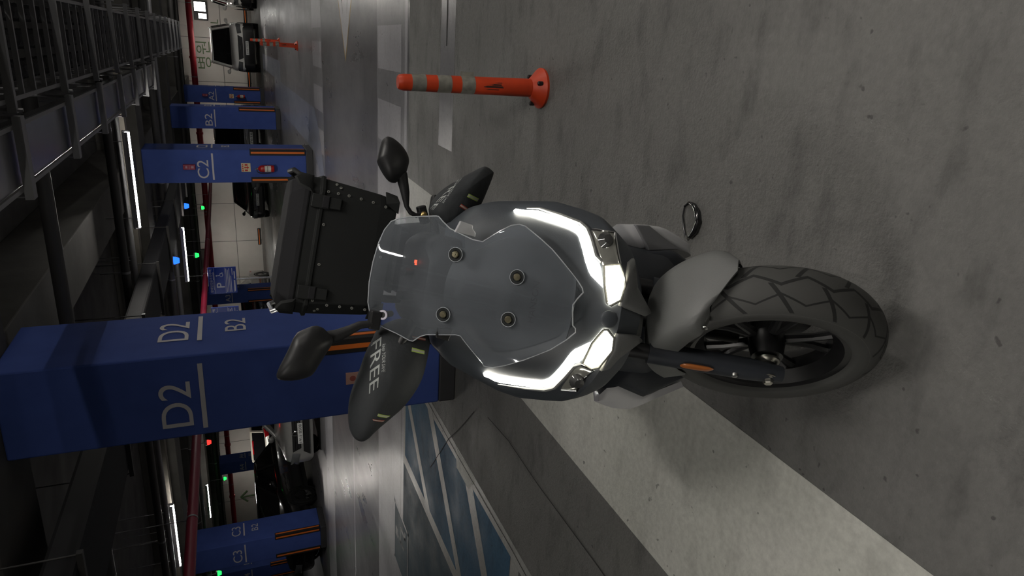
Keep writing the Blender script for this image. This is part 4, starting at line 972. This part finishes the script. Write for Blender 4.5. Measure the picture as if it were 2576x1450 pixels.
# fork legs parallel to the steering axis, carried by the wheel frame
FX = (AX - wl * AX.dot(wl)).normalized()
for sg in (-1, 1):
    base = wc + wl * (sg * .096); dirn = (FX * .97 + wf * .0).normalized()
    lo = MB(); lo.tube([base - dirn * .035 - wf * .0, base + dirn * .02, base + dirn * .05, base + dirn * .30], [.020, .026, .028, .028], 18); leg = lo.build('fork_leg', K_DARK, BK, smooth=True, angle=40)
    uo = MB(); uo.cyl(base + dirn * .29, base + dirn * .62, .020, 16); uo.build('fork_tube', M_BLK, leg, smooth=True)
    if sg < 0:
        c = base + dirn * .185 + wl * -.026 + wf * .012
        q = []
        for k in range(20):
            a = 2 * PI * k / 20; ex = math.copysign(abs(math.cos(a)) ** .5, math.cos(a)) * .040; ey = math.copysign(abs(math.sin(a)) ** .6, math.sin(a)) * .0125
            q.append(c + dirn * ex + wf * ey)
        rf = MB(); rf.inflate(q, -wl, .005, .006, 3); rf.build('side_reflector', K_AMB, leg, smooth=True)['label'] = 'amber reflector'
        bt = MB(); bt.lathe([(0, .008), (.007, .007), (.008, 0), (0, -.004)], base + dirn * .088 - wl * .024 + wf * .008, -wl, 12); bt.build('fork_bolt', M_STEEL, leg, smooth=True)
    else:
        cl = MB(); cl.box(-.03, .03, -.03, .03, -.05, .05, Matrix.Translation(wc + wl * .062 + wf * -.085 + wu * .05)); cl.build('brake_caliper', M_DTRIM, leg, bevel=.008)
# front mudguard over the tyre
FR = WR + .022
fd = MB(); rings = []
for k in range(21):
    f = k / 20; a = R(54 + f * 98)
    hw = .096 * (math.sin(min(1, f * 5 + .40) * PI / 2)) * (1 - .25 * max(0, f - .7) / .3)
    drop = .040 + .020 * min(1, f * 3)
    lift = .012 * math.sin(f * PI)
    ring = []
    a0 = a
    for j in range(15):
        u = -1 + 2 * j / 14; a = a0 + R(17) * max(0, -u + .15) * (1 - f) ** 1.5
        if abs(u) < .72: s = hw * math.sin(u / .72 * PI / 2 * .92); r = FR + lift - .016 * (abs(u) / .72) ** 2.2
        else: s = math.copysign(hw * (1.0), u); r = FR + lift - .016 - drop * (abs(u) - .72) / .28
        ring.append(WP(a, s, r))
    for j in range(14, -1, -1):
        u = -1 + 2 * j / 14; a = a0 + R(17) * max(0, -u + .15) * (1 - f) ** 1.5
        if abs(u) < .72: s = hw * .95 * math.sin(u / .72 * PI / 2 * .92); r = FR + lift - .004 - .016 * (abs(u) / .72) ** 2.2
        else: s = math.copysign(hw * .95, u); r = FR + lift - .02 - drop * (abs(u) - .72) / .28
        ring.append(WP(a, s, r))
    rings.append(ring)
fd.loft(rings); mud = fd.build('front_mudguard', K_GREY, BK, smooth=True, angle=60)
for a, s in ((R(108), -.088), (R(75), -.088)):
    b = MB(); b.lathe([(0, .005), (.007, .003), (.008, 0), (0, -.004)], WP(a, s, FR - .045), -wl, 12); b.build('mudguard_bolt', M_STEEL, mud, smooth=True)

# ---- lower cowls and silver side panels
for nm, sg in (('blk_l', 1), ('blk_r', -1)):
    m = MB(); m.inflate(TR[nm], (sg * .15, -1, 0), .035, .30, 4, p=.7); m.build('lower_cowl', K_DARK, BK, smooth=True, angle=60)
m = MB(); m.loft([rrect(q, a, b, y, .05) for y, q, a, b in ((.20, .10, .50, .66), (.30, .17, .36, .66), (.42, .19, .30, .70), (.60, .20, .26, .60), (.80, .21, .24, .50))]); m.build('radiator_cowl', K_DARK, BK, smooth=True, angle=60)
for nm, sg in (('sil_l', 1),):
    m = MB(); m.inflate(TR[nm], (sg * .35, -1, .1), .022, .32, 4, p=.6); sp_ = m.build('side_panel', K_SIL, BK, smooth=True, angle=60); sp_['label'] = 'silver side panel'
SO = [(-0.292,0.420,0.477),(-0.300,0.420,0.449),(-0.309,0.420,0.405),(-0.309,0.420,0.349),(-0.271,0.420,0.269),(-0.221,0.420,0.168)]
SI = [(-0.267,0.400,0.476),(-0.240,0.400,0.450),(-0.235,0.400,0.408),(-0.261,0.400,0.318),(-0.239,0.400,0.275),(-0.201,0.400,0.188)]
m = MB(); rings = []
for pa, pb in zip(SO, SI):
    pa, pb = Vector(pa), Vector(pb); md = (pa + pb) / 2 + Vector((-.006, -.014, .0)); bk = Vector((.0, .30, -.02))
    tp = 1 - abs((pa.z - .33) / .16) ** 1.5 * .75
    rings.append([pa, md, pb, pb + Vector((.01, .02, 0)), pa + Vector((.03, .34 * max(.12, tp), (.33 - pa.z) * .35))])
m.loft(rings); sp_ = m.build('side_panel', K_SIL, BK, smooth=True, angle=50); sp_['label'] = 'silver side panel'
m = MB(); q = [Vector(TR['sil_l'][i]) + Vector((0, -.03, 0)) for i in (1, 2, 8, 9)]; m.prism(q, (0, .02, 0)); m.build('panel_insert', mat('panel_grey', (.20, .20, .21), .4), BK, bevel=.003)

# ---- main body, seat, tail, rear wheel and stand (mostly hidden from the front)
m = MB(); m.loft([rrect(q, a, b, y, .06) for y, q, a, b in ((.45, .20, .60, .98), (.60, .19, .30, .92), (.80, .20, .26, .62), (1.05, .21, .27, .66), (1.30, .19, .45, .76), (1.60, .14, .60, .82), (1.78, .08, .72, .84))]); m.build('main_body', K_DARK, BK, smooth=True, angle=50)
m = MB(); m.loft([rrect(q, a, b, y, .04) for y, q, a, b in ((.78, .08, .62, .74), (.86, .14, .62, .78), (1.10, .16, .64, .80), (1.24, .16, .70, .90), (1.52, .14, .76, .92))]); m.build('seat', mat('seat_vinyl', (.014, .014, .014), .6, bump=.1, bscale=200), BK, smooth=True, angle=50)
RC = Vector((0, 1.50, .29))
def RP(a, s, r): return RC + Vector((s, -math.cos(a) * r, math.sin(a) * r))
rw = tyre('rear_wheel', RP, .29, .070, BK); cast_rim(RP, .29, rw, Vector((1, 0, 0)))
m = MB(); m.tube([(-.10, .95, .30), (-.11, 1.5, .29)], .035, 10); m.tube([(.10, .95, .30), (.11, 1.5, .29)], .035, 10); m.cyl((-.12, 1.5, .29), (.12, 1.5, .29), .018, 12); m.build('swingarm', M_DTRIM, BK, smooth=True)
m = MB(); m.tube([(-.17, 1.0, .28), (-.18, 1.2, .30), (-.19, 1.65, .42)], [.03, .055, .06], 16); m.build('exhaust', M_STEEL, BK, smooth=True)
m = MB(); m.tube([(.10, .90, .26), (.20, .96, .12), (.265, .985, -.045)], .012, 10); m.box(-.035, .035, -.03, .03, -.006, .006, Matrix.Translation((.27, .985, -.052)) @ Matrix.Rotation(R(12), 4, 'Y')); m.build('side_stand', M_DTRIM, BK, smooth=True, angle=30)
m = MB()
for sx in (-1, 1): m.tube([(sx * .10, 1.15, .80), (sx * .12, 1.35, .93), (sx * .12, 1.62, .955)], .012, 8)
m.box(-.13, .13, 1.22, 1.60, .955, .968); m.build('rear_rack', M_DTRIM, BK, smooth=True, angle=30)

# ---- handlebar, mirrors, muffs
m = MB(); m.tube([steer(q) for q in ((.29, .47, 1.085), (.24, .455, 1.085), (.12, .42, 1.06), (0, .41, 1.05), (-.12, .42, 1.06), (-.24, .455, 1.085), (-.29, .47, 1.085))], .0125, 12); hb = m.build('handlebar', M_DTRIM, BK, smooth=True)
m = MB(); m.tube([steer((0, .05, .32)), steer((0, .34, .90)), steer((0, .41, 1.05))], .022, 14); m.build('steering_stem', M_DTRIM, BK, smooth=True)
def smooth_open(pts): return smoothed(pts, 2)
def muff(key, tf, tb, n):
    m = MB(); pts = smooth_open(TR[key]); m.inflate(pts, n, tf, tb, 7)
    o = m.build('hand_muff', K_FAB, BK, smooth=True, angle=80)
    bm = bmesh.new(); bm.from_mesh(o.data); bv = BVHTree.FromBMesh(bm)
    return o, bv, bm
def decal(bv, geo, n, name, m_, parent, lift=.0012):
    # drapes flat print on the cloth along direction n
    n = Vector(n).normalized(); b = MB(); vs, fs = geo; out = []
    for v in vs:
        h = bv.ray_cast(v + n * .4, -n)
        out.append((h[0] + n * lift) if h[0] else v)
    b.add(out, fs); return b.build(name, m_, parent)
def word_geo(s, c, right, up, wd, ht, dense=True, bold=0.):
    vs, fs, (ew, eh) = text_geo(s, 1, bold); c = Vector(c); right = Vector(right).normalized(); up = Vector(up).normalized()
    V = [c + right * (v.x * wd / ew) + up * (v.y * ht / eh) for v in vs]
    return V, fs
def bar_geo(a, b, c, d, n=10):
    a, b, c, d = map(Vector, (a, b, c, d)); V = []; F = []
    for i in range(n + 1):
        for j in range(4): V.append(a.lerp(b, i / n).lerp(d.lerp(c, i / n), j / 3))
    for i in range(n):
        for j in range(3): k = i * 4 + j; F.append((k, k + 4, k + 5, k + 1))
    return V, F
NR = Vector((.30, -.86, .42)).normalized()
mr_, bvr, _b1 = muff('muff_r', .085, .075, (.33, -.94, 0)); mr_['label'] = 'big black hand muff nearer the camera'

CL = BK.matrix_world.inverted() @ Vector((0, 0, 1.5))
def quad_geo(word, q, bold=0.):
    vs, fs, (ew, eh) = text_geo(word, 1, bold); BL, BR, TRr, TL = [Vector(p) for p in q]
    return [BL.lerp(BR, v.x / ew + .5).lerp(TL.lerp(TRr, v.x / ew + .5), v.y / eh + .5) for v in vs], fs
def dense(geo):
    bm = bmesh.new(); vv = [bm.verts.new(v) for v in geo[0]]
    for f in geo[1]:
        try: bm.faces.new([vv[i] for i in f])
        except ValueError: pass
    bmesh.ops.triangulate(bm, faces=bm.faces)
    for _ in range(3):
        es = [e for e in bm.edges if e.calc_length() > .012]
        if es: bmesh.ops.subdivide_edges(bm, edges=es, cuts=1)
    bmesh.ops.triangulate(bm, faces=bm.faces); bm.verts.index_update()
    r = ([v.co.copy() for v in bm.verts], [tuple(v.index for v in f.verts) for f in bm.faces]); bm.free(); return r
def print_on(bv, host, side, red_lime):
    n = (CL - Vector(TR['free_' + side][0])).normalized()
    decal(bv, dense(quad_geo('FREE', TR['free_' + side])), n, 'lettering', K_LETG, host)
    decal(bv, dense(quad_geo('keep YOUR SAFE', TR['keep_' + side])), n, 'lettering', K_LETG, host)
    for k, mm in red_lime:
        q = [Vector(p) for p in TR[k]]
        decal(bv, bar_geo(*q), n, 'safety_tape', mm, host, .0010)
        md = [q[0].lerp(q[3], .27), q[1].lerp(q[2], .27), q[1].lerp(q[2], .73), q[0].lerp(q[3], .73)]
        decal(bv, bar_geo(*md), n, 'safety_tape_core', K_TAPE, host, .0018)
print_on(bvr, mr_, 'r', (('red_r', K_REDT), ('lime_r', K_LIME), ('lime_r2', K_LIME), ('red_r2', K_REDT)))
ml_, bvl, _b2 = muff('muff_l', .085, .075, (.1, -.95, .25)); ml_['label'] = 'black hand muff beside the bollard'
print_on(bvl, ml_, 'l', (('red_l', K_REDT), ('lime_l', K_LIME)))

# mirrors
for s, tf, n in (('l', .035, Vector((.1, -1, .25))), ('r', .035, Vector((.1, -1, .25)))):
    m = MB(); pts = smoothed(TR['mir_' + s], 1); c = sum((Vector(p) for p in pts), Vector()) / len(pts)
    m.inflate(pts, n, .055, .014, 6, p=.75, cen=c + Vector((0, 0, .008)))
    mi = m.build('mirror', M_BLK, BK, smooth=True, angle=70)
    m = MB(); m.inflate([c + (Vector(p) - c) * .93 + Vector((0, .013, 0)) for p in pts], (0, -1, 0), .001, .004, 2); m.build('mirror_glass', M_CHR, mi, smooth=True)
    st = [Vector(p) for p in TR['stem_' + s]]
    r = [.017, .0155, .0125, .0068, .0068, .0068, .0068] if s == 'l' else [.017, .016, .012, .010, .009]
    m = MB(); m.tube(st, r[:len(st)], 14); m.build('mirror_stem', M_BLK, mi, smooth=True)
m = MB(); c = Vector(TR['stem_l'][-1]); m.box(-.026, .026, -.015, .015, -.012, .012, Matrix.Translation(c + Vector((-.004, .012, -.004))) @ Matrix.Rotation(R(-25), 4, 'Y')); mc = m.build('mirror_clamp', M_BLK, BK, bevel=.004)
m = MB(); m.lathe([(0, .006), (.005, .006), (.009, .004), (.010, 0), (0, -.004)], c + Vector((-.004, -.004, -.002)), (.1, -1, .35), 14); m.build('clamp_bolt', mat('brass_bolt', (.55, .40, .16), .3, metal=1.), mc, smooth=True)
m = MB(); c = Vector(TR['stem_r'][-1]); m.box(-.024, .024, -.018, .018, -.014, .014, Matrix.Translation(c + Vector((.01, .01, -.006)))); m.build('mirror_clamp', M_BLK, BK, bevel=.004)

# ---- top box
def octa(hw, y0, y1, z, c=.045):
    return [(-hw + c, y0, z), (hw - c, y0, z), (hw, y0 + c, z), (hw, y1 - c, z), (hw - c, y1, z), (-hw + c, y1, z), (-hw, y1 - c, z), (-hw, y0 + c, z)]
m = MB(); m.loft([octa(.222, 1.215, 1.53, .985), octa(.232, 1.205, 1.545, 1.05), octa(.250, 1.195, 1.56, 1.255)])
bx = m.build('top_box', K_BOX, BK, bevel=.004); bx['label'] = 'black riveted top box'
m = MB(); m.loft([octa(.257, 1.188, 1.567, 1.255), octa(.259, 1.186, 1.569, 1.268), octa(.250, 1.196, 1.56, 1.272), octa(.250, 1.196, 1.56, 1.305), octa(.254, 1.192, 1.565, 1.308)]); m.build('rim', K_BOX, bx, bevel=.002)
m = MB(); m.loft([octa(.252, 1.194, 1.563, 1.308), octa(.250, 1.197, 1.56, 1.325), octa(.225, 1.225, 1.54, 1.366), octa(.21, 1.25, 1.52, 1.370)]); m.build('lid', K_LID, bx, bevel=.004)
for sx in (-1, 1):
    for y0 in (1.2, 1.53):
        m = MB(); x = sx * .247
        m.inflate([(x - sx * .055, y0 - .016, 1.30), (x + sx * .006, y0 + .012, 1.30), (x + sx * .008, y0 + .012, 1.345), (x - sx * .012, y0 - .008, 1.368), (x - sx * .040, y0 - .016, 1.350)], (sx * .5, -1 if y0 < 1.3 else 1, .2), .010, .02, 2)
        m.build('corner_guard', K_BOX, bx, smooth=True, angle=30)
    for z0, z1 in ((.985, 1.03),):
        m = MB(); m.prism([(sx * .17, 1.203, z0 - .005), (sx * .215, 1.203, z0 - .004), (sx * .238, 1.245, z0), (sx * .246, 1.25, z1), (sx * .20, 1.200, z1)], (0, .012, 0)); m.build('corner_guard', K_BOX, bx, bevel=.003)
    h = MB(); h.tube([(sx * .245, 1.27, 1.335), (sx * .262, 1.28, 1.365), (sx * .262, 1.46, 1.368), (sx * .245, 1.48, 1.335)], .009, 8); h.build('carry_rail', M_ALU if sx < 0 else K_BOX, bx, smooth=True)
    h = MB(); x = sx * .165; h.box(x - .024, x + .024, 1.178, 1.197, 1.236, 1.300, mi=0); h.box(x - .021, x + .021, 1.174, 1.180, 1.238, 1.262, mi=1)
    h.box(x - .02, x + .02, 1.180, 1.205, 1.195, 1.236, mi=0)
    h.build('latch', [K_BOX, K_LID], bx, bevel=.003)
def rivet(x, y, z, n):
    b = MB(); b.lathe([(.0026, .0022), (.0048, .0020), (.0053, .0004), (.0053, -.001), (.0026, -.001)], (x, y, z), n, 14, closed=True); b.lathe([(0, .0003), (.0012, .0003), (.0012, -.001), (0, -.001)], (x, y, z), n, 8)
    b.build('rivet', K_RIV, bx, smooth=True, angle=40)
def fy(z): return 1.195 + (1.255 - z) / .205 * .010 - .0012 if z > 1.05 else 1.205 + (1.05 - z) / .065 * .01 - .0012
for x, z in ((-.193, 1.181 + .06), (-.205, 1.188), (-.208, 1.141), (-.209, 1.096), (-.210, 1.047), (.205, 1.245), (.2035, 1.210), (.203, 1.171), (.200, 1.126), (.196, 1.080), (.188, 1.031), (-.060, 1.238), (.085, 1.244), (.0, 1.02)):
    rivet(max(-.204, min(.204, x)), fy(z), z, (0, -1, 0))
for x, z in ((-.226, 1.215), (-.234, 1.225), (.226, 1.20), (.236, 1.215)): rivet(x, 1.195 + (abs(x) - .205) * 1.0 + .002 + (1.255 - z) * .05, z, (math.copysign(.7, x), -.7, 0))
bpy.context.view_layer.update()
